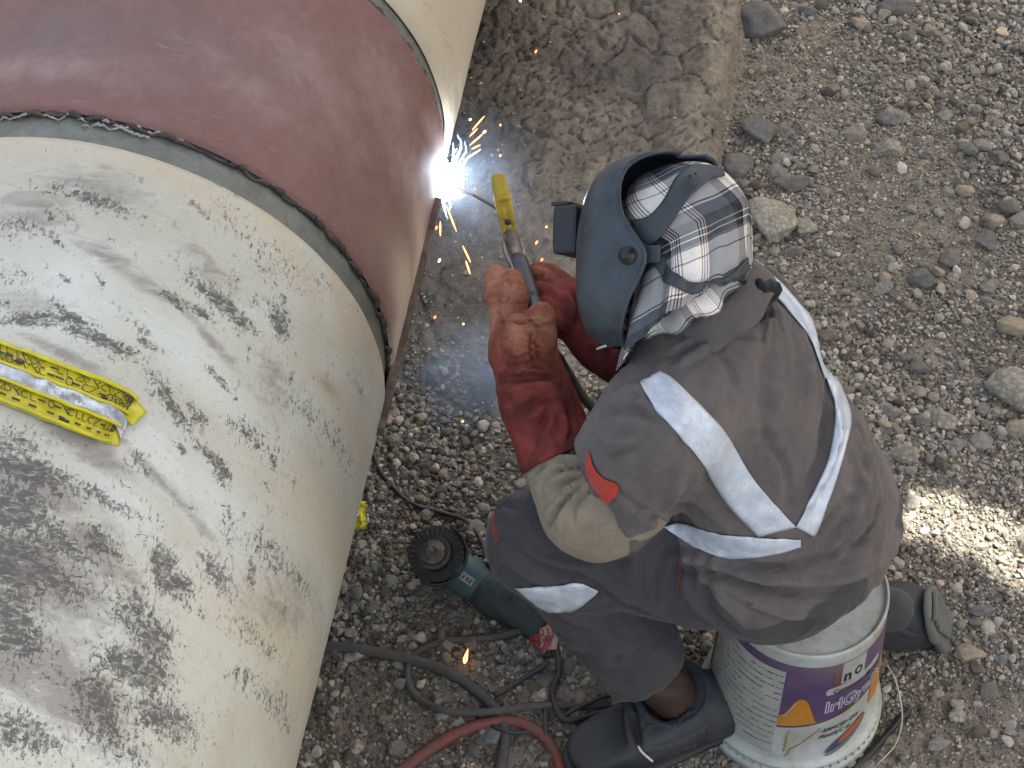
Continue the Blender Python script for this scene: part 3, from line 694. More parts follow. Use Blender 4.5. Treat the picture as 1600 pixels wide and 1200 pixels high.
nt.links.new(c, b.inputs['Base Color']); b.inputs['Roughness'].default_value = .62; b.inputs['Specular IOR Level'].default_value = .35; k = bump(nt, b, n3, .2, .001); bump(nt, b, n2, .15, .002, k); M_RED = m
def sleeve_prof(s, t):
    d = np.minimum(s - S1, S2 - s); P = np.stack([s * 3, np.cos(t) * 2, np.sin(t) * 2], -1)
    return RP + .004 + .006 * np.sqrt(np.clip(d / .006, 0, 1)) + .0012 * fbm(P * 2, 3, 13)
_, _, V, F = pipe_surf(S1, S2, sleeve_prof, .005, .011)
sl = mesh_obj('sleeve', V.reshape(-1, 3), F, M_RED, pipe, attrs={'cream': blobs(V, [(625, 480, 60, 120, -84, 1.5), (614, 530, 60, 60, -80, 1.4), (648, 400, 40, 90, -84, 1.2), (640, 440, 50, 90, -84, 1.2)]).ravel(), 'dusty': blobs(V, [(600, 150, 70, 60, -40, .5), (640, 280, 60, 90, -70, .75), (480, 120, 120, 60, -30, .35), (80, 110, 120, 30, 0, .45), (670, 210, 26, 60, -70, .8), (380, 140, 90, 40, -20, .3)]).ravel(), 'grey': blobs(V, [(60, 60, 200, 90, 0, .85), (250, 60, 160, 60, 0, .6), (620, 470, 40, 60, -70, .5)]).ravel()})
tag(sl, 'maroon primed sleeve with dusty scratches, fading to cream at its lower side')
# rough weld and sealant beads at the sleeve ends
def bead(s0, r0, w, seed, mat, t0, t1, lab=None, rough=.006):
    T = np.arange(t0, t1, .0045); pts = []; rr = []
    u = fbm(np.stack([T * 22, T * 0, T * 0 + seed], -1), 4, seed); u2 = fbm(np.stack([T * 60, T * 0, T * 0 + seed], -1), 3, seed + 1)
    P = np.array([pipe_pt(s0 + rough * u[i], T[i], r0 + rough * .5 * u2[i]) for i in range(len(T))])
    V, F = tube_geo(P, np.clip(w * (1 + .75 * u + .6 * u2), w * .25, 9), 9)
    V = np.array(V); V += pd * (.0022 * fbm(V * 130, 3, seed))[:, None]
    o = mesh_obj('weld_bead', V, F, mat, pipe)
    if lab: tag(o, lab)
    return o
M_BEAD = simple('dark_weld_metal', (.045, .040, .034), .6, .4, .5, 120, .7, .003, dirt=(.16, .12, .085), dirt_amt=.7)
M_FLAKE = simple('dry_sealant', (.34, .32, .28), .8, 0, .3, 90, .5, .002, dirt=(.1, .09, .08))
bead(-.003, RP + .0015, .0038, 3, M_BEAD, -.6, 3.4, rough=.008)
bead(S2 + .001, RP + .002, .004, 5, M_BEAD, -.6, 3.4, rough=.003)
for t0, t1, ds in ((1.45, 1.95, -.006), (1.20, 1.5, -.004), (1.32, 1.55, -.017)):
    bead(ds, RP + .0008, .0017, int(t0 * 10), M_FLAKE, t0, t1, 'flaking white sealant on top of the joint', rough=.012)
# longitudinal seam strip along the pipe's right side
T_ = []
M_STRIP = simple('rusty_seam_strip', (.15, .115, .095), .7, .3, .4, 60, .6, .002, dirt=(.05, .035, .03), dirt_amt=.8)
th_s = pipe_hit(660, 400)[1]; 
def strip(name, s0, s1, th0, th1, h, w, mat):
    n = 120; V = []; F = []
    for i in range(n):
        s = s0 + (s1 - s0) * i / (n - 1); t = th0 + (th1 - th0) * i / (n - 1); e = .0025 * vnoise(np.array([[s * 40, 0, 3.]]), 3)[0]; e2 = .002 * vnoise(np.array([[s * 90, 5, 3.]]), 3)[0]
        for dt, dr in ((-w / 2, -.003), (-w / 2, h), (w / 2 + e, h + e2), (w / 2 + e, -.003)):
            V.append(pipe_pt(s, t + dt / RP, RP + .008 + dr))
    for i in range(n - 1):
        for k in range(4): F.append((i * 4 + k, i * 4 + (k + 1) % 4, (i + 1) * 4 + (k + 1) % 4, (i + 1) * 4 + k))
    F += [(0, 1, 2, 3), tuple((n - 1) * 4 + k for k in (3, 2, 1, 0))]
    o = mesh_obj(name, V, F, mat, pipe, smooth=False); return bevel_shade(o, .001)
strip('seam_strip', -.13, .40, -.10, -.10, .012, .020, M_STRIP)
strip('backing_strip', -.05, .38, -.16, -.16, .006, .03, M_BEAD)

# ================================================================== PERSON (sitting on the bucket, leaning towards the weld)
A35 = R(35)
fwd = np.array([-math.cos(A35), math.sin(A35), 0]); lat = np.array([math.sin(A35), math.cos(A35), 0])   # lat: towards his right
zz = np.array([0, 0, 1.])
lean = nrm(zz * .93 + fwd * .36); bax = nrm(np.cross(lat, lean)); 
if bax @ fwd > 0: bax = -bax                                              # bax: out of his back
BX = [lat, lean, bax]
HC = at(1062, 372, .975)                                                   # head centre
SH_L = np.array([.205, 1.975, .82]); SH_R = at(1145, 500, .785)
EL_L = at(932, 785, .60); WR_L = at(828, 640, .68); EL_R = at(1020, 565, .64); WR_R = at(918, 505, .70)
HIP_L = np.array([.39, 1.965, .478]); KN_L = at(846, 845, .455); AN_L = at(1052, 1088, .10)
HIP_R = np.array([.47, 2.09, .478]); KN_R = np.array([.17, 2.33, .12]); AN_R = np.array([.60, 2.10, .14])
def body_sdf(P):
    d = ellip(P, np.array([.445, 2.03, .485]), [lat, -fwd, zz], (.170, .148, .108))
    d = smin(d, ellip(P, np.array([.424, 2.045, .585]), BX, (.152, .14, .130)), .06)
    d = smin(d, ellip(P, np.array([.352, 2.062, .700]), BX, (.152, .155, .118)), .07)
    d = smin(d, ellip(P, np.array([.292, 2.090, .800]), BX, (.138, .12, .100)), .06)
    d = smin(d, rcone(P, SH_L + [.02, .02, -.01], SH_R - [.0, .02, .0], .082, .084), .05)
    # arms
    ud = nrm(vb(-.88, -.46, .0)); hemp = at(936, 768, .63)
    d = smin(d, smax(rcone(P, SH_L, EL_L + [.01, .0, -.008], .082, .090), (P - hemp) @ ud - .0012 * np.sin((P @ UPV) * 40), .005), .04)
    d = smin(d, rcone(P, SH_R, EL_R, .08, .062), .04)
    d = smin(d, rcone(P, EL_R, WR_R, .055, .040), .02)
    # legs
    kn = rcone(P, HIP_L, KN_L, .115, .080); d = smin(d, kn, .05)
    sh = rcone(P, KN_L + [.01, 0, -.01], AN_L + (KN_L - AN_L) * .16, .078, .076); d = smin(d, sh, .045)
    d = smin(d, rcone(P, HIP_R, KN_R, .12, .08), .05)
    d = smin(d, rcone(P, KN_R, AN_R + [-.25, .03, -.02], .066, .05), .04)
    # trouser cuffs are open tubes: hollow out round the ankle
    ax = nrm(KN_L - AN_L); t = (P - AN_L) @ ax
    d = smax(d, -np.maximum(rcone(P, AN_L - ax * .1, AN_L + ax * .15, .064, .060), t - .13), .008)
    hem = ((P - at(972, 1045, .155)) @ nrm(ax * .9 + np.array([0, .0, .0]))); d = np.where((t < .3) & (np.linalg.norm(P - AN_L, axis=1) < .3), smax(d, -hem, .006), d)
    # ankle, neck and head
    d = np.minimum(d, rcone(P, AN_L + ax * .28, AN_L - ax * .02, .047, .041))
    d = smin(d, rcone(P, AN_R, AN_R + [.04, 0, .0], .036, .036), .01)
    nb = HC * .25 + np.array([.30, 2.14, .86]) * .75
    d = smin(d, rcone(P, nb, HC - HU * .04, .062, .056), .02)
    d = smin(d, head_sdf(P), .012)
    # bare forearm inside the canvas sleeve, wrist to glove
    d = smin(d, rcone(P, SH_L * .28 + EL_L * .72, EL_L, .052, .048), .02); d = smin(d, rcone(P, EL_L, WR_L, .048, .032), .01)
    return d
# head frame from the way he looks at the weld
HF = nrm(vb(-.87, 0, .5)); tt_ = .06; HU = nrm(vb(.5 * tt_, 1, .87 * tt_)); HU = nrm(HU - HF * (HU @ HF)); HR = np.cross(HF, HU)   # HR: his right
def hd(f, r, u): return HC + HF * f + HR * r + HU * u
def head_sdf(P):
    d = ellip(P, hd(-.012, 0, .018), [HF, HR, HU], (.088, .070, .088))
    d = smin(d, ellip(P, hd(.028, 0, -.045), [HF, HR, HU], (.055, .052, .062)), .03)
    d = smin(d, rcone(P, hd(.084, 0, .0), hd(.098, 0, -.030), .008, .013), .012)          # nose
    d = smin(d, rcone(P, hd(.072, 0, .022), hd(.070, 0, .024), .022, .03), .02)           # brow
    d = smin(d, rcone(P, hd(.070, -.02, -.062), hd(.070, .02, -.062), .009, .009), .01)  # mouth
    d = smin(d, ellip(P, hd(.055, 0, -.095), [HF, HR, HU], (.022, .022, .016)), .015)      # chin
    for s in (-1, 1):
        d = smin(d, ellip(P, hd(-.01, s * .063, -.01), [HF, HR, HU], (.018, .010, .030)), .006)
        d = smax(d, -ellip(P, hd(.082, s * .031, .006), [HF, HR, HU], (.012, .015, .010)), .01)
    return d
BV, BF = sdf_mesh(body_sdf, (-.14, 1.80, .02), (.80, 2.62, 1.16), .005)
BV = relax(BV, BF, 2, .5)
bvh0 = bvh_of(BV, BF); BN = vnormals(BV, BF)
FOLDS = [ # ((pixels along the fold), half width m, height m)
 # lower back and hip
 ([(1040, 868), (1120, 878), (1200, 900), (1300, 905), (1370, 880)], .013, .012), ([(1060, 885), (1150, 905), (1240, 930), (1330, 920)], .012, -.010),
 ([(1150, 925), (1230, 958), (1320, 950)], .012, .009), ([(1100, 905), (1110, 950), (1150, 985)], .010, -.008), ([(1070, 880), (1078, 930), (1120, 975)], .009, .006),
 ([(1090, 870), (1180, 885), (1260, 880), (1330, 850), (1370, 800)], .010, -.010),
 ([(1290, 860), (1330, 800), (1350, 740), (1352, 700)], .012, .009), ([(1310, 880), (1352, 830), (1372, 770)], .010, -.008), ([(1265, 850), (1310, 790), (1345, 775)], .010, -.007),
 ([(1320, 690), (1340, 740), (1345, 790)], .010, .006), ([(1330, 660), (1350, 700)], .008, -.005),
 # back
 ([(1230, 790), (1225, 745), (1205, 700), (1190, 660)], .012, -.006), ([(1240, 800), (1270, 760), (1290, 700), (1300, 640)], .016, .010), ([(1225, 780), (1215, 730), (1195, 705)], .010, .005),
 ([(1255, 770), (1283, 700), (1290, 630), (1285, 580)], .012, -.007), ([(1240, 500), (1255, 560), (1262, 640)], .022, .007), ([(1200, 520), (1190, 600), (1200, 680)], .018, -.004),
 ([(1085, 520), (1130, 560), (1150, 610)], .010, -.005), ([(1110, 520), (1170, 540), (1215, 545)], .010, .004), ([(1180, 470), (1195, 510), (1192, 560)], .008, .005), ([(1205, 470), (1215, 520)], .008, -.005),
 ([(1050, 575), (1100, 545), (1150, 515)], .007, .006), ([(1040, 560), (1100, 530), (1160, 495)], .006, -.006), ([(1180, 420), (1225, 450), (1262, 500), (1290, 560)], .014, .006),
 ([(1090, 700), (1120, 780), (1180, 835)], .014, -.004), ([(1060, 720), (1050, 780), (1010, 830)], .012, .005),
 # left upper sleeve
 ([(945, 650), (985, 640), (1030, 655)], .010, -.008), ([(935, 680), (970, 690), (1000, 680)], .008, .007), ([(960, 625), (980, 612), (1010, 610)], .009, .007), ([(940, 700), (955, 712), (985, 700)], .007, -.006),
 ([(960, 755), (1010, 800), (1060, 815)], .010, -.005), ([(975, 815), (1030, 800), (1090, 805)], .010, .006), ([(1000, 740), (1040, 700), (1060, 650)], .016, .004),
 # thigh and knee
 ([(800, 850), (860, 890), (920, 905)], .009, -.007), ([(790, 870), (840, 905), (900, 912)], .008, .006), ([(785, 830), (840, 870), (930, 890)], .010, .005), ([(800, 900), (850, 912), (895, 908)], .006, -.006),
 ([(900, 880), (960, 920), (1040, 955), (1120, 980)], .010, .008), ([(930, 905), (990, 945), (1060, 965)], .008, -.008), ([(1070, 860), (1072, 900), (1065, 940)], .010, .004),
 ([(1110, 860), (1105, 900), (1120, 950)], .010, -.006), ([(770, 800), (790, 790), (812, 800)], .01, -.004),
 # shin
 ([(860, 950), (920, 975), (985, 960)], .010, .006), ([(865, 985), (930, 1005), (1000, 985)], .012, -.006), ([(885, 1020), (950, 1035), (1020, 1015)], .010, .006), ([(940, 940), (965, 990), (960, 1040)], .012, -.004),
]
BV = strokes(BV, BN, bvh0, FOLDS)
cloth_w = sstep(.11, .14, np.linalg.norm(BV - HC, axis=1)) * sstep(.10, .16, BV[:, 2] + 0 * BV[:, 0])
BV = BV + BN * (cloth_w * (.0050 * fbm(BV * np.array([11, 11, 7]), 3, 31) + .0045 * (1 - 2 * np.abs(fbm(BV * np.array([20, 20, 12]) + 1.5 * vnoise(BV * 8, 5)[:, None], 2, 32)))))[:, None]
# small crisp creases: ridged noise stretched along the limbs' drape
cr_ = 1 - 2.2 * np.abs(fbm(BV * np.array([15, 15, 26]) + 2.2 * np.stack([vnoise(BV * 7, k) for k in (41, 42, 43)], 1), 2, 44)); cr2 = fbm(BV * 6, 2, 45)
BV = BV + BN * (cloth_w * .0030 * np.clip(cr_, 0, 1) ** 3 * sstep(-.2, .35, cr2))[:, None]
BV = relax(BV, BF, 1, .25)
fc = BV[BF].mean(1)
ax_ = nrm(KN_L - AN_L); tank = (fc - AN_L) @ ax_; rank = np.linalg.norm(fc - AN_L - tank[:, None] * ax_, axis=1)
mi = np.zeros(len(BF), int)                       # 0 jacket 1 trouser 2 skin
hipd = (fc - np.array([.45, 2.02, .52])) @ nrm(lean + .15 * fwd)
legs = np.minimum(np.minimum(rcone(fc, HIP_L, KN_L, .125, .088), rcone(fc, KN_L, AN_L, .085, .08)), np.minimum(rcone(fc, HIP_R, KN_R, .12, .08), rcone(fc, KN_R, AN_R, .075, .06)))
arm = np.minimum(rcone(fc, SH_L, EL_L, .086, .083), rcone(fc, SH_R, EL_R, .08, .06))
mi[(legs < .034) & ((hipd < -.045 + .10 * sstep(.30, .10, fc[:, 0])) | (fc[:, 0] + .9 * (fc[:, 2] - .5) + .012 * np.sin(fc[:, 1] * 30) < .325)) & (arm > .012)] = 1
mi[(rank < .056) & (tank < .16) & (tank > -.1)] = 2
mi[(np.linalg.norm(fc - HC, axis=1) < .125) | ((fc[:, 2] > .89) & (rcone(fc, np.array([.30, 2.14, .86]), HC, .066, .066) < 0))] = 2
def leg_field(P):
    l_ = np.minimum(np.minimum(rcone(P, HIP_L, KN_L, .125, .088), rcone(P, KN_L, AN_L, .085, .08)), np.minimum(rcone(P, HIP_R, KN_R, .12, .08), rcone(P, KN_R, AN_R, .075, .06)))
    a_ = np.minimum(rcone(P, SH_L, EL_L, .086, .083), rcone(P, SH_R, EL_R, .08, .06)); h_ = (P - np.array([.45, 2.02, .52])) @ nrm(lean + .15 * fwd)
    return np.minimum(np.minimum(.036 - l_, a_ - .012), np.maximum(-.045 + .10 * sstep(.30, .10, P[:, 0]) - h_, .325 - (P[:, 0] + .9 * (P[:, 2] - .5) + .012 * np.sin(P[:, 1] * 30))))
M_COVER = two_tone('coverall_cloth', (.118, .100, .093), (.205, .172, .150), (.052, .049, .051), (.09, .083, .077))
mi[mi == 1] = 0
person = mesh_obj('person', BV, BF, [M_COVER, M_TROUSER, M_SKIN], midx=mi, attrs={'leg': np.clip(.5 + 18 * leg_field(BV), 0, 1)})
tag(person, 'person in dusty grey coveralls sitting on an upturned bucket and bending forward to weld', 'person')
bvh = bvh_of(BV, BF)

# ---- tape and coloured trim sewn on the coveralls
def Tp(lab, A, B, **k): return tag(ribbon('reflective_tape', bvh, A, B, M_TAPE, person, **k), lab)
Tp('wide silver tape from the left shoulder down the back', [(1000, 600), (1016, 628), (1050, 668), (1095, 722), (1140, 788), (1186, 836)], [(1030, 582), (1050, 592), (1080, 622), (1128, 672), (1180, 752), (1243, 822)], n=70, m=12)
Tp('silver tape over the right shoulder', [(1166, 410), (1195, 445), (1235, 492), (1262, 525), (1274, 556), (1287, 592)], [(1180, 413), (1216, 440), (1252, 480), (1281, 520), (1290, 560), (1302, 585)], n=50, m=6)
Tp('silver tape running down the right side of the back to the waist', [(1287, 584), (1305, 640), (1300, 700), (1284, 745), (1243, 822)], [(1303, 586), (1327, 648), (1318, 705), (1298, 772), (1272, 838)], n=50, m=7)
Tp('silver tape round the waist', [(1035, 822), (1070, 818), (1120, 832), (1180, 838), (1250, 842)], [(1046, 830), (1085, 853), (1120, 869), (1190, 869), (1250, 852)], n=50, m=8, wob=.002)
Tp('silver tape round the left shin', [(806, 917), (850, 917), (905, 911), (936, 922)], [(846, 950), (860, 955), (895, 952), (936, 924)], n=40, m=8, wob=.002)
o = ribbon('orange_trim', bvh, [(923, 704), (931, 730), (945, 746), (969, 756), (962, 773)], [(921, 710), (919, 735), (927, 757), (938, 773), (951, 786)], M_ORANGE, person, n=24, m=6, off=.004)
for A, B in (([(1062, 868), (1060, 905), (1058, 925)], [(1065, 868), (1064, 905), (1061, 925)]), ([(768, 800), (770, 830), (776, 850)], [(773, 798), (776, 828), (781, 846)]), ([(768, 778), (800, 766), (820, 764)], [(768, 770), (798, 760), (818, 758)]),
             ([(1166, 940), (1173, 944), (1178, 942)], [(1168, 943), (1173, 947), (1178, 945)])):
    tag(ribbon('piping', bvh, A, B, M_PIPING, person, n=14, m=2, off=.0008, thick=.0012), 'thin orange red piping')
# ---- collar
M_COLLAR = M_JACKET
def ring_pts(c, ax, a, b, ref, t0, t1, n):
    ax = nrm(ax); u = nrm(ref - ax * (ref @ ax)); w = np.cross(ax, u); T = np.linspace(t0, t1, n)
    return np.array([c + a * math.cos(t) * u + b * math.sin(t) * w for t in T])
NB = np.array([.292, 2.142, .885]); nax = nrm(HC - HU * .03 - NB)
cp = ring_pts(NB + nax * .002, nax, .078, .080, HF, .35, 2 * math.pi - .35, 60); V = []; F = []
for i, p in enumerate(cp):
    out = nrm(p - NB); w_ = .004 * math.sin(i * .7)
    for (a, h) in ((.0, -.03), (-.006, .008), (-.012, .030), (-.002, .036 + w_), (.010, .022), (.016, -.004), (.020, -.016 + w_)):
        V.append(p + out * a + nax * h)
for i in range(59):
    for k in range(6): F.append((i * 7 + k, i * 7 + k + 1, (i + 1) * 7 + k + 1, (i + 1) * 7 + k))
o = mesh_obj('collar', V, F, M_COLLAR, person); solidify(o, .003)
sub_ = o.modifiers.new('soft', 'SUBSURF'); sub_.levels = 1; sub_.render_levels = 1

# ---- canvas sleeve guard on the left elbow
ua = nrm(SH_L - EL_L)
def canvas_sdf(P):
    d = rcone(P, SH_L * .36 + EL_L * .64 + [.024, -.01, -.030], EL_L, .066, .077)
    d = smin(d, rcone(P, EL_L, EL_L * .42 + WR_L * .58, .077, .060), .05)
    d = np.maximum(d, -((P - (EL_L * .40 + WR_L * .60)) @ nrm(EL_L - WR_L)))
    return d
CV, CF = sdf_mesh(canvas_sdf, EL_L - .22, EL_L + [.2, .28, .25], .0055); CV = relax(CV, CF, 2); cb = bvh_of(CV, CF); CN = vnormals(CV, CF)
CV = strokes(CV, CN, cb, [([(830, 742), (870, 715), (925, 722)], .006, .007), ([(828, 752), (872, 735), (918, 730)], .005, -.007), ([(838, 765), (880, 745), (915, 738)], .006, .007), ([(845, 785), (878, 758), (912, 742)], .005, -.006), ([(855, 810), (880, 775), (915, 745)], .007, .007),
    ([(858, 828), (872, 795), (905, 757)], .005, -.006), ([(872, 830), (885, 795), (925, 750)], .006, .005), ([(850, 770), (860, 755), (870, 748)], .005, .005), ([(895, 820), (900, 790), (930, 760)], .006, -.004), ([(870, 845), (930, 820), (960, 812)], .004, .003), ([(840, 735), (880, 705), (920, 708)], .006, -.006)])
CV = CV + CN * (.004 * fbm(CV * 22, 3, 8) + .0012 * (1 - 2 * np.abs(fbm(CV * 30 + 2 * vnoise(CV * 9, 2)[:, None], 2, 9))))[:, None]
sleeve_ = mesh_obj('canvas_sleeve', CV, CF, M_BEIGE, person); tag(sleeve_, 'creased beige canvas sleeve over the left elbow')

# ---- gloves
def glove(parts_sdf, lo, hi, tint_pts, lab, st, vox=.0035):
    V, F = sdf_mesh(parts_sdf, lo, hi, vox); V = relax(V, F, 2); b_ = bvh_of(V, F); n_ = vnormals(V, F)
    V = strokes(V, n_, b_, st); V = V + n_ * (.0022 * fbm(V * 38, 3, 6) + .0012 * fbm(V * 110, 2, 7))[:, None]
    w = np.zeros(len(V))
    for p, r in tint_pts: w = np.maximum(w, np.exp(-((np.linalg.norm(V - p, axis=1) / r) ** 2)))
    o = mesh_obj('glove', V, F, M_GLOVE, person, attrs={'arc_tint': w}); tag(o, lab); return o
g = lambda x, y, z: at(x, y, z)
cuffL0 = g(872, 700, .655)
def gl_left(P):
    # gauntlet, wrist, palm
    d = rcone(P, g(872, 705, .655), g(838, 620, .70), .062, .050)
    d = smin(d, rcone(P, g(838, 625, .70), g(822, 560, .735), .048, .046), .03)
    palm = rbox(P, g(812, 520, .75), [nrm(g(845, 520, .75) - g(790, 520, .75)), nrm(g(815, 470, .775) - g(815, 560, .735)), nrm(np.cross(g(845, 520, .75) - g(790, 520, .75), g(815, 470, .775) - g(815, 560, .735)))], (.042, .050, .026), .022)
    d = smin(d, palm, .028)
    # index and middle reach up along the handle, ring and little finger close round it
    f1 = smin(rcone(P, g(792, 500, .755), g(782, 462, .775), .021, .020), rcone(P, g(782, 462, .775), g(777, 434, .775), .020, .0165), .008)
    f2 = smin(rcone(P, g(803, 505, .778), g(806, 462, .80), .019, .018), rcone(P, g(806, 462, .80), g(800, 436, .79), .018, .015), .008)
    f3 = smin(rcone(P, g(803, 530, .785), g(811, 512, .815), .019, .018), rcone(P, g(811, 512, .815), g(828, 520, .81), .018, .015), .008)
    f4 = smin(rcone(P, g(806, 556, .775), g(817, 540, .80), .018, .017), rcone(P, g(817, 540, .80), g(835, 545, .79), .017, .014), .008)
    for f in (f1, f2, f3, f4): d = smin(d, f, .0065)
    th = smin(rcone(P, g(838, 560, .76), g(844, 530, .79), .024, .022), rcone(P, g(844, 530, .79), g(846, 494, .80), .022, .0195), .01)
    d = smin(d, th, .010)
    return np.maximum(d - .0022, -((P - g(884, 706, .655)) @ nrm(g(838, 620, .70) - g(875, 712, .655)) + .006))
gloveL = glove(gl_left, g(820, 560, .7) - [.12, .2, .16], g(820, 560, .7) + [.2, .26, .18], [(g(777, 440, .775), .06), (g(803, 455, .80), .055), (g(846, 505, .80), .06), (g(812, 512, .83), .04), (g(786, 490, .775), .05)], 'left red leather welding glove with arc light tinted into the fingers',
    [([(780, 585), (815, 575), (862, 580)], .007, .006), ([(778, 600), (815, 590), (868, 592)], .006, -.007), ([(785, 615), (830, 603), (872, 600)], .008, .007), ([(800, 650), (840, 625), (868, 618)], .008, -.006), ([(815, 665), (850, 640), (880, 640)], .010, .006), ([(790, 560), (830, 552), (860, 560)], .006, -.005), ([(830, 690), (850, 660), (858, 630)], .009, -.005), ([(793, 428), (795, 465), (798, 505)], .0028, -.006), ([(782, 440), (783, 470), (788, 520)], .002, .0022), ([(812, 440), (817, 470), (822, 505)], .0022, .0025), ([(805, 470), (815, 474), (826, 472)], .0025, -.003), ([(800, 500), (815, 505), (832, 502)], .003, -.005), ([(826, 506), (845, 510), (864, 505)], .0022, -.0035), ([(838, 480), (846, 478), (856, 482)], .002, .0025), ([(832, 520), (828, 545), (836, 570)], .003, -.006), ([(815, 530), (835, 536), (850, 545)], .003, -.004), ([(776, 470), (788, 474), (796, 470)], .0025, -.003), ([(772, 500), (785, 505), (797, 500)], .003, -.0035), ([(880, 690), (885, 660), (870, 625)], .008, .004)])
def gl_right(P):
    d = rcone(P, g(1003, 566, .655), g(950, 530, .69), .058, .050)
    d = smin(d, rcone(P, g(950, 530, .69), g(903, 492, .715), .048, .045), .03)
    palm = ellip(P, g(880, 478, .725), [nrm(g(840, 450, .73) - g(905, 495, .72)), nrm(g(875, 440, .72) - g(890, 510, .72)), zz], (.058, .048, .036)); d = smin(d, palm, .02)
    for a, b_, c, r in (((872, 455, .735), (850, 438, .745), (834, 428, .74), .0175), ((868, 472, .745), (846, 458, .76), (830, 455, .75), .0170), ((870, 490, .74), (850, 482, .755), (836, 484, .745), .0165), ((876, 508, .73), (860, 505, .745), (848, 508, .735), .015)):
        d = smin(d, smin(rcone(P, g(*a), g(*b_), r * 1.05, r), rcone(P, g(*b_), g(*c), r, r * .82), .008), .006)
    d = smin(d, smin(rcone(P, g(885, 450, .71), g(862, 432, .72), .020, .018), rcone(P, g(862, 432, .72), g(838, 424, .72), .018, .0145), .01), .008)
    return d
gloveR = glove(gl_right, g(910, 500, .7) - [.16, .16, .16], g(910, 500, .7) + [.22, .22, .16], [(g(836, 432, .74), .03)], 'right red leather welding glove half hidden behind the mask',
    [([(892, 455), (905, 480), (900, 510)], .006, -.005), ([(905, 450), (918, 475), (915, 500)], .007, .005), ([(930, 520), (950, 540), (955, 560)], .008, -.004)])

# ---- boots
M_BOOT = simple('dark_rubber', (.017, .019, .022), .66, 0, .3, 30, .3, .002, dirt=(.085, .085, .085), dirt_amt=.5)
M_SOLE = simple('pale_sole', (.135, .15, .13), .7, 0, .2, 50, .4, .002, dirt=(.10, .095, .08), dirt_amt=.7)
M_CUFF = simple('boot_lining', (.024, .030, .046), .7, 0, .25, 60, .4, .002, dirt=(.09, .09, .09), dirt_amt=.4)
HE = on_ground(1122, 1128) + [0, 0, .045]; TO = on_ground(925, 1190) + [0, 0, .04]; fx = nrm((TO - HE) * [1, 1, 0]); fy = np.cross(zz, fx)
def boot_sdf(P):
    d = rcone(P, HE + zz * .02, TO + zz * .012, .050, .040)
    d = smin(d, ellip(P, HE * .35 + TO * .65 + zz * .012, [fx, fy, zz], (.115, .053, .052)), .03)
    d = smin(d, rcone(P, HE * .9 + TO * .1 + zz * .02, AN_L + [.0, -.004, .0], .055, .062), .03)
    d = smax(d, -rcone(P, AN_L + [0, 0, -.03], AN_L + ax_ * .2, .049, .058), .008)
    d = smax(d, (P - (AN_L + zz * .012 + fx * 0)) @ nrm(zz + fx * .28), .008)
    return smax(d, -(P[:, 2] - HE[2] + .034), .004)
V, F = sdf_mesh(boot_sdf, np.minimum(HE, TO) - [.12, .12, .05], np.maximum(HE, TO) + [.12, .12, .14], .005); V = relax(V, F, 2); b_ = bvh_of(V, F); n_ = vnormals(V, F)
V = strokes(V, n_, b_, [([(985, 1085), (978, 1120), (985, 1165)], .008, .006), ([(1000, 1090), (992, 1125), (1000, 1165)], .008, -.007), ([(1005, 1175), (1050, 1165), (1100, 1140), (1115, 1100)], .0035, .005), ([(1040, 1195), (1090, 1178), (1135, 1155)], .004, .004), ([(1060, 1140), (1065, 1120), (1090, 1108)], .003, .004), ([(1100, 1165), (1100, 1140)], .003, .003), ([(1005, 1155), (1012, 1135), (1035, 1130)], .003, .003), ([(1050, 1165), (1055, 1140), (1050, 1130)], .003, .003)])
boot = mesh_obj('boot', V, F, M_BOOT, person); tag(boot, 'left dark rubber shoe flat on the gravel')
V, F = sdf_mesh(lambda P: smax(smin(rcone(P, HE - zz * .018, TO - zz * .018, .052, .046), ellip(P, HE * .35 + TO * .65 - zz * .018, [fx, fy, zz], (.125, .060, .05)), .03), np.abs(P[:, 2] - HE[2] + .030) - .013, .004), np.minimum(HE, TO) - [.12, .12, .06], np.maximum(HE, TO) + [.12, .12, .05], .005)
mesh_obj('sole', relax(V, F, 1), F, M_BOOT, boot)
o = mesh_obj('boot_collar', *tube_geo(np.array([AN_L + zz * .004 - fx * 0 + (fx - zz * .28) * .057 * math.cos(t) + fy * .057 * math.sin(t) for t in np.linspace(0, 2 * math.pi, 40)]), .009, 8, False), M_CUFF, boot)
o = mesh_obj('lace', *tube_geo(catmull([on_ground(997, 1166, .085), on_ground(1004, 1176, .083), on_ground(1020, 1190, .075)], 6), .0022, 6), simple('white_lace', (.6, .6, .58), .8), boot)
# right boot, kneeling foot with its sole turned to the right
RC = at(1425, 960, .10)
sn = nrm(np.array([.93, -.16, .30])); sup = nrm(zz + sn * -.32 - np.array([0, .30, 0])); sup = nrm(sup - sn * (sup @ sn)); sl_ = np.cross(sn, sup)
def boot2_sdf(P):
    d = rcone(P, RC - sn * .30 + sup * .0, RC - sn * .03, .060, .058)
    d = smin(d, ellip(P, RC - sn * .012 - sup * .012, [sn, sup, sl_], (.055, .074, .052)), .02)
    d = smin(d, rcone(P, RC - sup * .02, RC - sup * .10 - sn * .0, .046, .035), .02)
    return smax(d, (P - RC - sn * .030) @ sn, .006)
V, F = sdf_mesh(boot2_sdf, RC - [.24, .14, .15], RC + [.14, .14, .14], .005); V = relax(V, F, 2); b_ = bvh_of(V, F); n_ = vnormals(V, F)
V = strokes(V, n_, b_, [([(1398, 912), (1392, 945), (1396, 980)], .004, .004), ([(1375, 905), (1372, 940)], .005, -.005), ([(1400, 905), (1420, 903), (1440, 912)], .004, .003), ([(1395, 980), (1420, 992), (1450, 995)], .004, .003)])
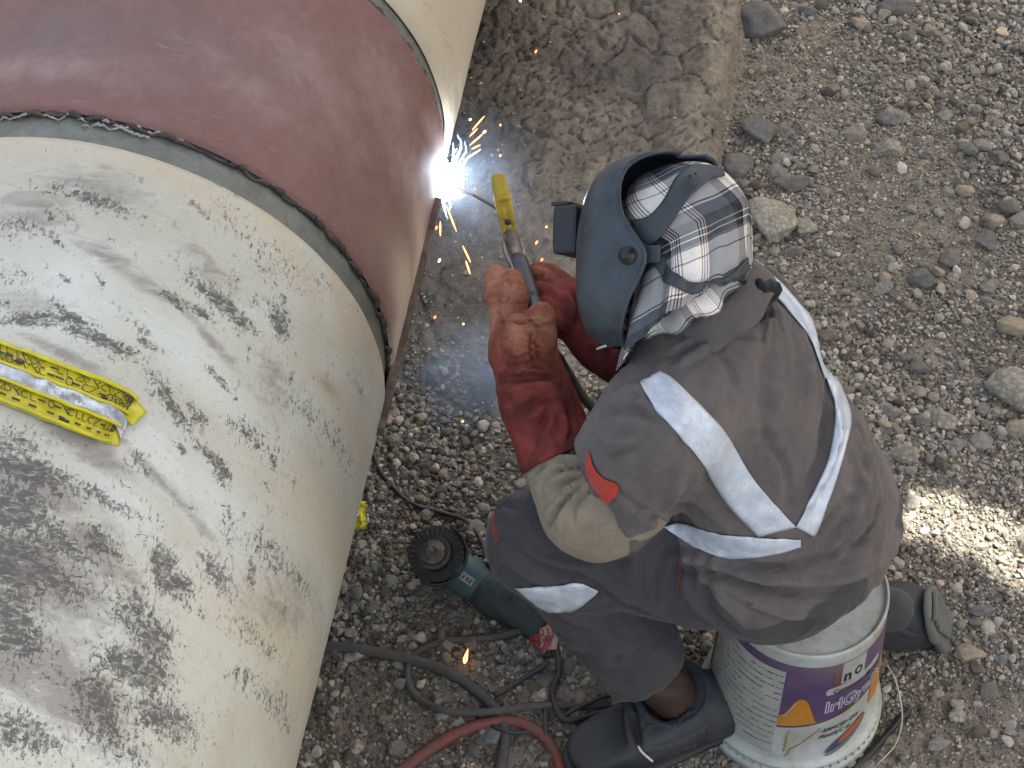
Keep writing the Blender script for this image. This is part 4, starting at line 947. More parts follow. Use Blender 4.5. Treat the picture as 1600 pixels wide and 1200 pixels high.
boot2 = mesh_obj('boot', V, F, M_BOOT, person); tag(boot2, 'right dark rubber boot behind the bucket with its pale sole turned outward')
V, F = sdf_mesh(lambda P: smax(smin(ellip(P, RC - sup * .010, [sn, sup, sl_], (.2, .070, .050)), ellip(P, RC - sup * .085, [sn, sup, sl_], (.2, .06, .045)), .02), np.abs((P - RC - sn * .036) @ sn) - .007, .004), RC - [.14, .14, .18], RC + [.14, .14, .14], .0045)
so = mesh_obj('sole', relax(V, F, 1), F, M_SOLE, boot2); tag(so, 'pale grey green ribbed sole')
mb = MB()
for k in range(7):
    c = RC + sn * .048 + sup * (.045 - k * .022); mb.box(c, (.008, .011, .064 - .006 * abs(k - 2)), [sn, sup, sl_], .002)
mb.build('tread', M_SOLE, boot2)

# ---- plaid headscarf
def plaid():
    m, nt, b = new_mat('plaid_cloth')
    u = nt.nodes.new('ShaderNodeUVMap'); u.uv_map = 'UVMap'; s = nt.nodes.new('ShaderNodeSeparateXYZ'); nt.links.new(u.outputs[0], s.inputs[0])
    W = (.80, .76, .70); D = (.022, .024, .03); G = (.13, .15, .17); Rr = (.26, .055, .05); K = (.015, .015, .02)
    stops = [(0, G), (.20, K), (.34, W), (.36, Rr), (.375, W), (.395, K), (.41, W), (.425, K), (.44, W), (.46, Rr), (.475, W), (.70, K), (.712, W), (.735, K), (.747, W), (.77, Rr), (.785, W), (.80, Rr), (.812, G)]
    stops2 = [(0, W), (.20, K), (.22, W), (.25, Rr), (.265, G), (.38, D), (.52, W), (.535, D), (.60, W), (.615, D), (.68, G), (.72, W), (.86, Rr), (.88, W)]
    def band(sock, k, st):
        f = math_(nt, 'FRACT', math_(nt, 'MULTIPLY', sock, k)); return ramp(nt, f, st, 'CONSTANT')
    a = band(s.outputs[0], 1.0, stops); c = band(s.outputs[1], 1.0, stops2)
    col = mix(nt, .5, a, c); col = mix(nt, .5, col, mix(nt, 1., a, c, 'MULTIPLY'))
    col = mix(nt, 1., col, (1.35, 1.33, 1.33), 'MULTIPLY')
    co = coords(nt); n = noise(nt, co, 30, 4, .6); f = noise(nt, co, 500, 2, .6)
    col = mix(nt, ramp(nt, n, [(.4, 0.), (.8, .3)]), col, (.30, .27, .24)); col = mix(nt, ramp(nt, f, [(.4, 0.), (.8, .25)]), col, 0.05)
    nt.links.new(col, b.inputs['Base Color']); b.inputs['Roughness'].default_value = .9; b.inputs['Specular IOR Level'].default_value = .15
    k = bump(nt, b, f, .2, .001); bump(nt, b, n, .3, .004, k); return m
M_PLAID = plaid()
def scarf_grid():
    pole = nrm(HU * .80 + HF * .60); bk = nrm(-HF * .8 + HU * .6); nr, nc = 80, 150; V = []; UV = []
    for i in range(nr + 1):
        t = i / nr; 
        for j in range(nc + 1):
            ph = 2 * math.pi * j / nc; al = math.pi * .60 * min(t / .62, 1)          # cap angle from the pole
            d = pole * math.cos(al) + (bk * math.cos(ph) + HR * math.sin(ph)) * math.sin(al)
            f_, r_, u_ = d @ HF, d @ HR, d @ HU
            p = hd(-.010 + f_ * (.116 if f_ > 0 else .098), r_ * .088, .010 + u_ * .098)
            if t > .62:
                k = (t - .62) / .38; down = -HU * (.115 * k) + (bk * math.cos(ph) + HR * math.sin(ph)) * (.012 * k) + HF * .012 * k
                flute = .006 * k * math.sin(ph * 9 + 2 * k) + .004 * k * math.sin(ph * 17)
                p = p + down + nrm(bk * math.cos(ph) + HR * math.sin(ph)) * flute
            fold = .0025 * math.sin(ph * 7 + 4 * t) * sstep(.1, .5, t) 
            p = p + d * fold
            V.append(p); UV.append((ph * .085 * 8.4 + .15 * math.sin(t * 5), t * .30 * 9.0 * .9 + .10 * math.sin(ph * 2)))
    V = np.array(V); V += (V - hd(0, 0, 0)) / .11 * (.0025 * fbm(V * 25, 3, 9))[:, None]
    I = np.arange((nr + 1) * (nc + 1)).reshape(nr + 1, nc + 1); F = np.stack([I[:-1, :-1], I[1:, :-1], I[1:, 1:], I[:-1, 1:]], -1).reshape(-1, 4)
    return V, F, np.array(UV)
SV, SF, SUV = scarf_grid()
scarf = mesh_obj('headscarf', SV, SF, M_PLAID, person, uv=SUV); solidify(scarf, .002); tag(scarf, 'white black and red plaid cloth wrapped over the head')
sb = bvh_of(SV, SF)
# neck cloth
nc_ = ring_pts(NB + nax * .044 + HF * .024, nax, .080, .078, HF, 0, 2 * math.pi, 70); V, F = tube_geo(nc_, .024, 14, False)
V = np.array(V); V += (nrm(nax) * 1.0)[None] * (.006 * np.sin(np.arange(len(V)) // 14 * .9))[:, None]; V += (V - V.mean(0)) * (.10 * fbm(V * 45, 3, 2))[:, None]
uv = np.array([((i // 14) / 70 * 7, (i % 14) / 14 * 1.2) for i in range(len(V))]); o = mesh_obj('neck_cloth', V, F, M_PLAID, person, uv=uv)
# black rag behind the collar
q = []
for px, py, up in ((1160, 455, .034), (1177, 466, .030), (1190, 484, .020), (1208, 500, .006), (1186, 508, .008), (1172, 500, .018)):
    h_, n_ = hit(bvh, px, py); n_ = n_ if n_ @ (CAM - h_) > 0 else -n_; q.append(h_ + n_ * up)
def rag(P):
    d = rcone(P, q[0], q[1], .010, .014); d = smin(d, rcone(P, q[1], q[2], .014, .012), .01); d = smin(d, rcone(P, q[2], q[3], .013, .004), .008); d = smin(d, rcone(P, q[1], q[5], .013, .010), .01); return smin(d, rcone(P, q[5], q[4], .012, .005), .008)
V, F = sdf_mesh(rag, q[2] - .09, q[2] + .11, .004); V = relax(V, F, 1); n_ = vnormals(V, F); V += n_ * (.007 * fbm(V * 75, 3, 4))[:, None]
o = mesh_obj('black_rag', V, F, M_BLACKCLOTH, person); tag(o, 'ragged black cloth hanging out behind the collar')

# ---- welding mask
m, nt, b = new_mat('mask_shell'); co = coords(nt); n1 = noise(nt, co, 22, 5, .6); n2 = noise(nt, co, 260, 4, .7); w = noise(nt, coords(nt, (40, 40, 8)), 3, 3, .5)
c = mix(nt, ramp(nt, n1, [(.35, 0.), (.65, 1.)]), (.022, .032, .040), (.046, .060, .072)); c = mix(nt, ramp(nt, n2, [(.6, 0.), (.72, .5)]), c, (.16, .18, .18)); c = mix(nt, ramp(nt, w, [(.68, 0.), (.7, .3)]), c, (.2, .2, .2))
nt.links.new(c, b.inputs['Base Color']); b.inputs['Roughness'].default_value = .38; nt.links.new(ramp(nt, n1, [(.3, .3), (.7, .5)]), b.inputs['Roughness']); bump(nt, b, n2, .12, .0008); M_MASK = m
M_BLACKP = simple('black_plastic', (.014, .016, .018), .45, 0, .3, 80, .15, .001, dirt=(.06, .06, .06), dirt_amt=.3)
M_STRAP = simple('grey_strap', (.028, .034, .038), .5, 0, .25, 60, .2, .001, dirt=(.09, .10, .10), dirt_amt=.4)
def mask_geo():
    U = [(.119, .008, .018, -.004), (.118, .040, .050, .002), (.110, .072, .076, .018), (.097, .095, .092, .034), (.078, .115, .102, .043), (.052, .129, .108, .044), (.02, .137, .111, .036), (-.01, .140, .112, .014), (-.035, .140, .112, -.002), (-.06, .140, .110, .004), (-.09, .139, .107, .022), (-.115, .134, .101, .034), (-.135, .126, .090, .044), (-.150, .112, .07, .052), (-.158, .095, .045, .058)]
    C = catmull([np.array(u) for u in U], 4); nr = len(C); nc = 64; V = []
    for (h, ff, hw, rimn) in C:
        for j in range(nc + 1):
            a = -1 + 2 * j / nc; g_ = float(sstep(-.3, .5, a)); rim = rimn * (1 - g_) + g_ * (rimn - .085 * math.exp(-((h - .070) / .045) ** 2)) 
            # superelliptic front, straight cheeks back to the rim
            t = a * 1.0; dep = ff - rim; arc = min(.085, dep * .9); k = abs(t)
            if k < .62:
                th = k / .62 * math.pi / 2; x = hw * math.sin(th) ** .85; f = ff - arc * (1 - math.cos(th) ** .75 if math.cos(th) > 0 else 1)
            else:
                x = hw * (1 + .04 * (k - .62)); f = (ff - arc) - (dep - arc) * (k - .62) / .38
            V.append(hd(f, math.copysign(x, t), h))
    I = np.arange(nr * (nc + 1)).reshape(nr, nc + 1); F = np.stack([I[:-1, :-1], I[1:, :-1], I[1:, 1:], I[:-1, 1:]], -1).reshape(-1, 4)
    return np.array(V), F, I
MV, MF, MI = mask_geo()
# turned-in lip along the whole rim
mask = mesh_obj('welding_mask', MV, MF, M_MASK, person); tag(mask, 'worn dark grey plastic welding mask'); solidify(mask, .0035, 0)
s_ = mask.modifiers.new('soft', 'SUBSURF'); s_.levels = s_.render_levels = 1
rimpts = np.concatenate([MV[MI[::-1, 0]], MV[MI[0, 1:-1]], MV[MI[:, -1]]])
o = mesh_obj('rim', *tube_geo(rimpts[::2], .0038, 8), M_MASK, mask)
# top closes over the brow
mb = MB(); lb = hd(.158, .0, .012); LA = [HF, HR, HU]
mb.box(lb, (.040, .115, .072), LA, .006); mb.box(hd(.176, 0, .012), (.006, .104, .060), LA, .002)
mb.box(hd(.168, 0, .050), (.03, .110, .006), LA, .002)
mb.build('lens_housing', M_BLACKP, mask, smooth=False)
mb = MB(); mb.box(hd(.181, 0, .012), (.004, .092, .048), LA, .001); mb.build('lens', simple('dark_lens', (.01, .015, .012), .12, 0, .1, 10, 0), mask, smooth=False)
for s in (-1, 1):
    mb = MB(); mb.lathe(hd(.024, s * .112, -.037), HR * s, [(0, .014), (.006, .014), (.0075, .011), (.0075, .008), (.013, .007), (.0135, .001), (.0135, -.004)], 20); mb.build('pivot_knob', M_BLACKP, mask)
mb = MB(); mb.tube([hd(.118, -.02, -.160), hd(.10, -.045, -.160), hd(.085, -.055, -.158)], .0018, 8); o = mb.build('lower_trim', simple('pale_trim', (.55, .55, .52), .6), mask)
# head harness: crown strap and rear band lying on the cloth
def Sp(lab, A, B, **k): return tag(ribbon('strap', sb, A, B, M_STRAP, mask, **k), lab)
Sp('wide crown strap', [(990, 345), (1015, 340), (1040, 315), (1060, 280), (1078, 266), (1104, 264), (1125, 268)], [(1004, 396), (1032, 372), (1056, 342), (1076, 312), (1090, 299), (1108, 284), (1130, 279)], off=.006, thick=.003, n=50, m=6)
Sp('rear band round the back of the head', [(1000, 372), (1035, 398), (1048, 420), (1075, 440), (1110, 440), (1140, 427), (1163, 402)], [(998, 402), (1022, 412), (1040, 440), (1072, 458), (1108, 462), (1142, 450), (1166, 420)], off=.006, thick=.003, n=60, m=6)
mb = MB()
for px, py in ((1077, 281), (1085, 278)):
    q1, n1_ = hit(sb, px, py); mb.lathe(q1 + n1_ * .0065, n1_, [(.0016, .0015), (.0022, .0018), (.0022, 0)], 10)
mb.build('rivet', M_BLACKP, mask)
mb = MB(); q1, n1_ = hit(sb, 1143, 447); mb.box(q1 + n1_ * .010, (.028, .020, .010), [nrm(np.cross(n1_, HU)), nrm(np.cross(n1_, np.cross(n1_, HU))), n1_], .002); mb.build('adjuster', M_BLACKP, mask, smooth=False)
for s in (-1, 1): mb = MB(); mb.box(hd(.006, s * .100, -.034), (.050, .006, .024), LA, .002); mb.build('harness_arm', M_STRAP, mask, smooth=False)

# ================================================================== ELECTRODE HOLDER, CABLE
M_YEL = simple('yellow_plastic', (.62, .42, .015), .45, 0, .12, 60, .2, .001, dirt=(.12, .07, .03), dirt_amt=.6)
M_METAL = simple('worn_metal', (.26, .23, .21), .4, .8, .3, 80, .3, .001, dirt=(.08, .06, .05), dirt_amt=.6)
holder = thing('electrode_holder', 'electrode holder with yellow jaws and a dark handle gripped in red gloves', 'welding tool', tuple(g(830, 470, .77)))
ha = g(840, 505, .79); hb = g(797, 368, .745); hc = g(785, 308, .70); hdv = nrm(hb - ha); hdc = nrm(hc - hb); hs = nrm(np.cross(hdv, nrm(CAM - hb))); hn = np.cross(hs, hdv)
m_, hx = M_BLACKP, None
V, F = sdf_mesh(lambda P: smin(rcone(P, ha, ha * .3 + hb * .7, .0165, .0145), rbox(P, ha * .55 + hb * .45, [hs, hdv, hn], (.013, .05, .016), .006), .006), np.minimum(ha, hb) - .04, np.maximum(ha, hb) + .04, .003)
hobj = mesh_obj('handle', relax(V, F, 1), F, simple('blue_black_handle', (.012, .016, .024), .4, 0, .3, 60, .2, .001, dirt=(.10, .10, .11), dirt_amt=.3), holder)
V, F = sdf_mesh(lambda P: smin(rbox(P, hb * .6 + hc * .4, [nrm(np.cross(hdc, nrm(CAM - hb))), hdc, nrm(CAM - hb)], (.0125, .030, .011), .006), rcone(P, hb * .4 + hc * .6, hc, .014, .0145), .008), np.minimum(hb, hc) - .05, np.maximum(hb, hc) + .05, .0028)
V = relax(V, F, 1); n_ = vnormals(V, F); b_ = bvh_of(V, F); V = strokes(V, n_, b_, [([(775, 318), (787, 314), (797, 314)], .0025, -.005), ([(786, 325), (790, 345), (795, 360)], .004, .004), ([(784, 345), (795, 346), (801, 352)], .0022, -.004)])
jaw = mesh_obj('jaw', V, F, M_YEL, holder); tag(jaw, 'yellow moulded jaw head')
mb = MB(); q1 = g(793, 347, .745) ; mb.lathe(q1, nrm(CAM - q1), [(0, .006), (.004, .006), (.005, .004), (.005, -.004)], 16); mb.build('screw', M_BLACKP, jaw)
mb = MB(); mb.tube([hb * .98 + hc * .02, hb * .72 + ha * .28, hb * .5 + ha * .5], .0115, 12); mb.build('neck', M_METAL, holder)
mb = MB(); mb.tube(catmull([g(786, 375, .75), g(790, 396, .765), g(800, 418, .775), g(806, 430, .775)], 5), .0035, 8); mb.tube(catmull([g(812, 372, .745), g(817, 388, .755), g(820, 405, .76)], 5), .0035, 8); mb.build('lever', M_METAL, holder)
ARC = g(693, 283, .50)
_v = ray(692, 283); _o = CAM - PC; _o2 = _o - pd * (_o @ pd); _v2 = _v - pd * (_v @ pd); ARC = CAM + _v * (-(_o2 @ _v2) / (_v2 @ _v2)); _q = ARC - PC; _q2 = _q - pd * (_q @ pd)
ARC = ARC + nrm(_q2) * max(0., RP + .018 - np.linalg.norm(_q2))
rod0 = g(784, 330, .703); rod1 = ARC + (rod0 - ARC) * .12
mb = MB(); mb.tube([rod0, rod0 * .5 + rod1 * .5 + [0, 0, .004], rod1], .0028, 8); rod = mb.build('electrode', simple('scorched_electrode', (.16, .12, .11), .8, .2, .3, 90, .3, .001, dirt=(.3, .14, .1), dirt_amt=.5))
tag(rod, 'thin grey welding electrode between the yellow jaws and the arc', 'electrode')
M_CABLE = simple('black_rubber', (.018, .019, .021), .6, 0, .3, 60, .2, .001, dirt=(.085, .078, .068), dirt_amt=.6)
M_CABLE2 = simple('dusty_rubber', (.045, .043, .041), .75, 0, .3, 60, .2, .001, dirt=(.11, .10, .085), dirt_amt=.7)
def G(px, py, up): return on_ground(px, py, up)
wc = mb = MB(); mb.tube(catmull([ha + [0, 0, -.01], g(862, 545, .75), g(886, 582, .62), g(910, 620, .45), g(936, 655, .30), g(955, 740, .10), on_ground(985, 800, .014), on_ground(1040, 860, .012), on_ground(1090, 960, .012)], 8), .0085, 10)
o = mb.build('welding_cable', M_CABLE); tag(o, 'thick black cable hanging down from the electrode holder behind the elbow', 'cable')

# ================================================================== BUCKET (upside down, used as a stool)
BC = np.array([.475, 2.010, gz(.475, 2.01) + .002]); 
m, nt, b = new_mat('bucket_plastic'); co = coords(nt); n1 = noise(nt, co, 14, 5, .6, .3); n2 = noise(nt, co, 140, 5, .7); n3 = noise(nt, coords(nt, (1, 1, .3)), 24, 5, .7, .5)
c = mix(nt, ramp(nt, n1, [(.35, 0.), (.65, 1.)]), (.36, .365, .325), (.46, .485, .46)); c = mix(nt, ramp(nt, n3, [(.52, 0.), (.66, .6)]), c, (.29, .24, .13)); c = mix(nt, ramp(nt, n2, [(.66, 0.), (.70, .75)]), c, (.06, .05, .045))
nt.links.new(c, b.inputs['Base Color']); b.inputs['Roughness'].default_value = .4; b.inputs['Subsurface Weight'].default_value = .1; b.inputs['Subsurface Radius'].default_value = (.02, .02, .015); bump(nt, b, n2, .15, .001); M_BUCK = m
bucket = thing('bucket', 'upturned white paint bucket with a purple and orange label, used as a seat', 'bucket', tuple(BC))
def br(z): return .1425 + (.1285 - .1425) * (z - .05) / .29
mb = MB(); mb.lathe(BC, zz, [(.1405, .002), (.1535, .0), (.1575, .003), (.1575, .020), (.1550, .022), (.1500, .022), (.1495, .034), (.1540, .035), (.1540, .0385), (.1480, .040), (.1425, .050), (br(.12), .12), (br(.2), .2), (br(.28), .28), (br(.338), .338), (.1290, .344), (.1285, .351), (.1262, .353), (.1235, .352), (.1225, .3475), (.118, .3465), (.06, .348), (0, .3485)], 96)
for k in range(64):
    t = 2 * math.pi * k / 64; u = np.array([math.cos(t), math.sin(t), 0]); mb.box(BC + u * .1515 + zz * .0285, (.006, .0012, .012), [u, np.cross(zz, u), zz], 0)
mb.build('shell', M_BUCK, bucket)
def strip_cols(name, th0, th1, zlo, zhi, mat, lift, lab=None, n=None):
    """a printed area on the bucket wall: bounded below and above by functions of the angle"""
    n = n or max(2, int(abs(th1 - th0) / 1.5)); V = []; F = []; m = 6
    for i in range(n + 1):
        t = th0 + (th1 - th0) * i / n; lo = zlo(t) if callable(zlo) else zlo; hi = zhi(t) if callable(zhi) else zhi; t -= 8
        for j in range(m + 1):
            z = lo + (hi - lo) * j / m; q = br(z) + lift; V.append(BC + [q * math.cos(R(t)), q * math.sin(R(t)), z])
    for i in range(n):
        for j in range(m): a = i * (m + 1) + j; F.append((a, a + m + 1, a + m + 2, a + 1))
    o = mesh_obj(name, V, F, mat, label_o if name != 'label' else bucket)
    if lab: tag(o, lab)
    return o
def ink(name, c): return simple(name, c, .45, 0, .12, 40, .05, .001, dirt=(.25, .22, .16), dirt_amt=.35)
I_PUR = ink('purple_print', (.088, .050, .118)); I_ORG = ink('orange_print', (.50, .20, .015)); I_WHT = ink('white_print', (.37, .37, .33)); I_RED = ink('dark_red_print', (.12, .02, .03))
I_GRN = ink('green_print', (.035, .10, .05)); I_BLK = ink('black_print', (.02, .02, .02)); I_BLU = ink('blue_print', (.03, .05, .12)); I_LIL = ink('lilac_print', (.55, .50, .62)); I_BRN = ink('brown_print', (.13, .05, .035)); I_OR2 = ink('red_orange_print', (.38, .09, .04))
label_o = strip_cols('label', -190, 20, .300, .322, I_PUR, .0006); tag(label_o, 'purple printed band of the paint label')
sl_edge = lambda t: .145 + .0006 * (t + 100)
strip_cols('print', -100, -6, sl_edge, .301, I_PUR, .0006)
strip_cols('print', -100, -6, lambda t: sl_edge(t) - .004, lambda t: sl_edge(t) + .001, I_RED, .0009)
hill = lambda t: .150 + .082 * math.exp(-(abs(t + 86) / 9.5) ** 2.6) + (.02 * math.exp(-((t + 100) / 5) ** 2))
strip_cols('print', -100, -68, lambda t: sl_edge(t) + .0015, lambda t: max(hill(t), sl_edge(t) + .002), I_ORG, .0010)
strip_cols('print', -97, -90, lambda t: hill(t) - .010, lambda t: hill(t) - .004, I_WHT, .0013)
strip_cols('print', -172, -100.5, .06, .298, I_WHT, .0004)
strip_cols('print', -179, -174, .10, .30, I_PUR, .0006); strip_cols('print', -181, -178, .16, .24, I_RED, .0009)
strip_cols('print', -28, -8, .13, lambda t: .20 + .03 * math.sin(R((t + 28) * 6)), I_ORG, .0011)
strip_cols('print', -52, -26, lambda t: .172 + .0008 * (t + 52), lambda t: .190 + .0016 * (t + 52) * (1 if t < -34 else .9), I_GRN, .0011)
strip_cols('print', -66, -61.5, .262, .318, I_BRN, .0010)
strip_cols('print', -60, -40, .262, .322, I_WHT, .0010)
pill = lambda t, s: .246 + .0003 * (t + 70) + s * .0095 * math.sqrt(max(0, 1 - max(0, (-67 - t) / 3.5) ** 2))
strip_cols('print', -70, -22, lambda t: pill(t, -1), lambda t: pill(t, 1), I_WHT, .0010)
ov = lambda t, a, b_, h, s, c0=.085, k=.0016: c0 + k * (t + 48) + s * h * math.sqrt(max(0, 1 - ((t - (a + b_) / 2) / ((b_ - a) / 2)) ** 2))
strip_cols('print', -64, -30, lambda t: ov(t, -64, -30, .020, -1, .080), lambda t: ov(t, -64, -30, .020, 1, .080), I_GRN, .0008)
strip_cols('print', -65, -31, lambda t: ov(t, -65, -31, .0185, -1, .087), lambda t: ov(t, -65, -31, .0185, 1, .087), I_WHT, .0011)
strip_cols('print', -64, -32, lambda t: ov(t, -64, -32, .0165, -1, .088), lambda t: ov(t, -64, -32, .0165, 1, .088), I_BLU, .0014)
strip_cols('print', -55, -32, lambda t: ov(t, -55, -32, .0125, -1, .092), lambda t: ov(t, -55, -32, .0125, 1, .092), I_OR2, .0017)
def bucket_text(txt, th, z, size, mat, lift, wide=1., slant=.0, outline=0.):
    cu = bpy.data.curves.new('lettering', 'FONT'); cu.body = txt; cu.size = size; cu.resolution_u = 3; cu.offset = outline; cu.shear = 0
    o = bpy.data.objects.new('lettering', cu); COL.objects.link(o); dg = bpy.context.evaluated_depsgraph_get(); me = bpy.data.meshes.new_from_object(o.evaluated_get(dg)); bpy.data.objects.remove(o)
    bm = bmesh.new(); bm.from_mesh(me); bmesh.ops.triangulate(bm, faces=bm.faces[:])
    for v in bm.verts:
        x, y = v.co.x * wide, v.co.y; zz_ = z + y + slant * x; q = br(zz_) + lift; t = R(th - 8) + x / .136
        v.co = Vector(BC + [q * math.cos(t), q * math.sin(t), zz_])
    bmesh.ops.recalc_face_normals(bm, faces=bm.faces[:]); bm.to_mesh(me); bm.free(); me.materials.clear(); me.materials.append(mat)
    o = bpy.data.objects.new('lettering', me); COL.objects.link(o); o.parent = label_o; o.location = -Vector(label_o.location) - Vector(bucket.location); return o
bucket_text('IrIGyeIN', -69.5, .188, .044, I_LIL, .0015, .82, .06, .0018)
bucket_text('IrIGyeIN', -69.5, .188, .044, I_PUR, .0019, .82, .06, -.0006)
bucket_text('Comotosou Mcoes', -65, .2405, .016, I_BLK, .0022, .8, .022, .0003)
bucket_text('n', -58.5, .268, .040, I_BLK, .0016, .8, 0, .0015); bucket_text('O', -49.5, .271, .032, I_BLK, .0016, .62, 0, .0012)
bucket_text('-SANCED OW', -69, .128, .015, I_BLK, .0014, .75, .05, .0004); bucket_text('rlourlyC al', -70, .110, .017, I_BLK, .0014, .75, .05, .0004)
rr_ = random.Random(5)
mb = MB()
for k in range(13):
    z0 = .285 - k * .0165; t = -166 + rr_.uniform(0, 4)
    while t < -103:
        L = rr_.uniform(1., 5.5); 
        if rr_.random() < .82:
            q = br(z0) + .0011; h = rr_.choice([.0011, .0016, .0022]); n = 4; V = []
            for i in range(n + 1):
                a = R(t - 8 + L * i / n); w_ = .0008 * math.sin(i * 2.3 + k)
                for z in (z0 + w_ - h / 2, z0 + w_ + h / 2): V.append(BC + [q * math.cos(a), q * math.sin(a), z])
            mb.add(V, [(2 * i, 2 * i + 2, 2 * i + 3, 2 * i + 1) for i in range(n)])
        t += L + rr_.uniform(.5, 1.6)
o = mb.build('small_print', I_BLK, label_o); o['kind'] = 'stuff'
mb = MB()
for a, b_ in (((-99, .135), (-101, .075)), ((-78, .142), (-88, .108)), ((-88, .108), (-96, .082)), ((-96, .082), (-99, .060))):
    P = [BC + [(br(z) + .001) * math.cos(R(t)), (br(z) + .001) * math.sin(R(t)), z] for t, z in [(a[0] + (b_[0] - a[0]) * k / 5 + rr_.uniform(-.7, .7), a[1] + (b_[1] - a[1]) * k / 5) for k in range(6)]]
    mb.tube(P, .0011, 6)
mb.build('dried_drip', simple('dried_yellow_paint', (.35, .24, .08), .6), bucket)
strip = [g for g in ()]
mb = MB(); mb.tube(catmull([BC + [.158, .01, .10], on_ground(1399, 1062, .07), on_ground(1408, 1100, .05), on_ground(1409, 1130, .03), on_ground(1398, 1165, .02), on_ground(1370, 1195, .02)], 8), .0016, 8)
o = mb.build('bail_handle', simple('pale_wire', (.42, .40, .34), .4, .5), bucket)

# ================================================================== GRINDER
grn = thing('angle_grinder', 'worn teal angle grinder lying on its back with its flap disc facing up', 'power tool', tuple(on_ground(700, 900, 0)))
M_TEAL = simple('teal_plastic', (.020, .085, .090), .5, 0, .25, 60, .25, .001, dirt=(.07, .07, .06), dirt_amt=.6)
M_GRIP = simple('dark_green_grip', (.016, .030, .030), .7, 0, .3, 90, .4, .0015, dirt=(.06, .06, .052), dirt_amt=.5)
M_DISC = simple('abrasive_disc', (.030, .029, .028), .85, 0, .4, 240, .6, .002, dirt=(.08, .07, .06), dirt_amt=.6)
M_FLANGE = simple('dusty_flange', (.17, .155, .135), .6, .5, .4, 120, .5, .002, dirt=(.06, .05, .04), dirt_amt=.7)
d0 = on_ground(683, 868, .075); gn = nrm(nrm(CAM - d0) + np.array([-.10, .10, .05])); gl = nrm(on_ground(815, 985, .04) - on_ground(702, 905, .05)); gl = nrm(gl - gn * (gl @ gn)); gs = np.cross(gn, gl)
mb = MB(); mb.lathe(d0, gn, [(0, -.004), (.046, -.004), (.0475, .0), (.045, .006), (.030, .0015), (.029, -.001), (0, -.001)], 64)
disc = mb.build('disc', M_DISC, grn)
mb = MB()
for k in range(30):
    t = 2 * math.pi * k / 30; u = gl * math.cos(t) + gs * math.sin(t); w = np.cross(gn, u); tw = nrm(w * .9 + gn * .42)
    mb.box(d0 + u * .0385 + gn * .006, (.017, .0105, .0014), [u, tw, np.cross(u, tw)], 0)
o = mb.build('flap', M_DISC, disc, smooth=False); o['kind'] = 'stuff'
off_ = d0 - gl * .012 + gs * .004
mb = MB(); mb.lathe(d0 - gl * .008, gn, [(0, .002), (.030, .002), (.031, .004), (.030, .006), (.024, .0045), (.0235, .003), (0, .003)], 48); mb.build('wheel', simple('brown_wheel', (.075, .062, .052), .8, 0, .3, 160, .5, .001), disc)
mb = MB(); mb.lathe(d0 - gl * .008, gn, [(.0215, .0045), (.020, .0065), (.012, .0062), (.0115, .010), (.0075, .011), (.007, .007), (.0035, .0065), (0, .0065)], 40); mb.build('flange', M_FLANGE, disc)
mb = MB(); a0, a1 = -1.25, 1.6
mb.lathe(d0, gn, [(.0515, -.016), (.0525, -.015), (.0525, .010), (.0500, .011), (.0500, .009), (.0505, -.012), (.018, -.014)], 40, ref=gl, a0=a0, a1=a1); o = mb.build('guard', M_DISC, grn); tag(o, 'dark curved wheel guard')
q0 = d0 + gl * .045 - gn * .020; q1 = d0 + gl * .112 - gn * .024; q2 = d0 + gl * .205 - gn * .026
def gh(P):
    d = smin(rcone(P, d0 - gn * .036, d0 + gl * .02 - gn * .032, .024, .026), rbox(P, d0 + gl * .045 - gn * .026, [gl, gs, gn], (.034, .033, .020), .012), .015)
    return smin(d, rcone(P, q0 + gl * .01, q1 - gl * .012, .030, .030), .012)
V, F = sdf_mesh(gh, d0 - .09, d0 + .17, .0035); o = mesh_obj('motor_housing', relax(V, F, 1), F, M_TEAL, grn)
def gg(P):
    d = smin(rcone(P, q1 - gl * .010, q1 + gl * .014, .034, .034), rcone(P, q1, q2, .031, .028), .01)
    d = smax(d, (P - q2) @ gl - .012, .008); s_ = (P - q1) @ gl; return d + .0008 * np.sin(s_ * 600)
V, F = sdf_mesh(gg, np.minimum(q1, q2) - .06, np.maximum(q1, q2) + .06, .0035); mesh_obj('grip', relax(V, F, 1), F, M_GRIP, grn)
mb = MB(); q = q0 + gl * .022 + nrm(gn * 1.0 + gs * .0) * .0305 - gs * .004; mb.box(q, (.024, .014, .0016), [gl, gs, gn], .0005); o = mb.build('rating_plate', simple('worn_label', (.24, .25, .22), .6, 0, .35, 200, .1, .001, dirt=(.06, .07, .07)), grn)
mb = MB()
for k in range(3): mb.box(q + gl * (-.007 + .007 * k) + gn * .0012, (.0035, .007, .0006), [gl, gs, gn], 0)
mb.build('plate_print', I_BLK, o)
cd = [q2 + gl * .010, q2 + gl * .035 - gn * .01, on_ground(862, 1022, .02), on_ground(862, 1045, .010), on_ground(853, 1070, .010), on_ground(862, 1100, .022), on_ground(880, 1112, .02), on_ground(930, 1100, .012), on_ground(990, 1085, .012)]
mb = MB(); mb.tube(catmull(cd, 8), .0052, 10); mb.build('power_cord', M_CABLE, grn)

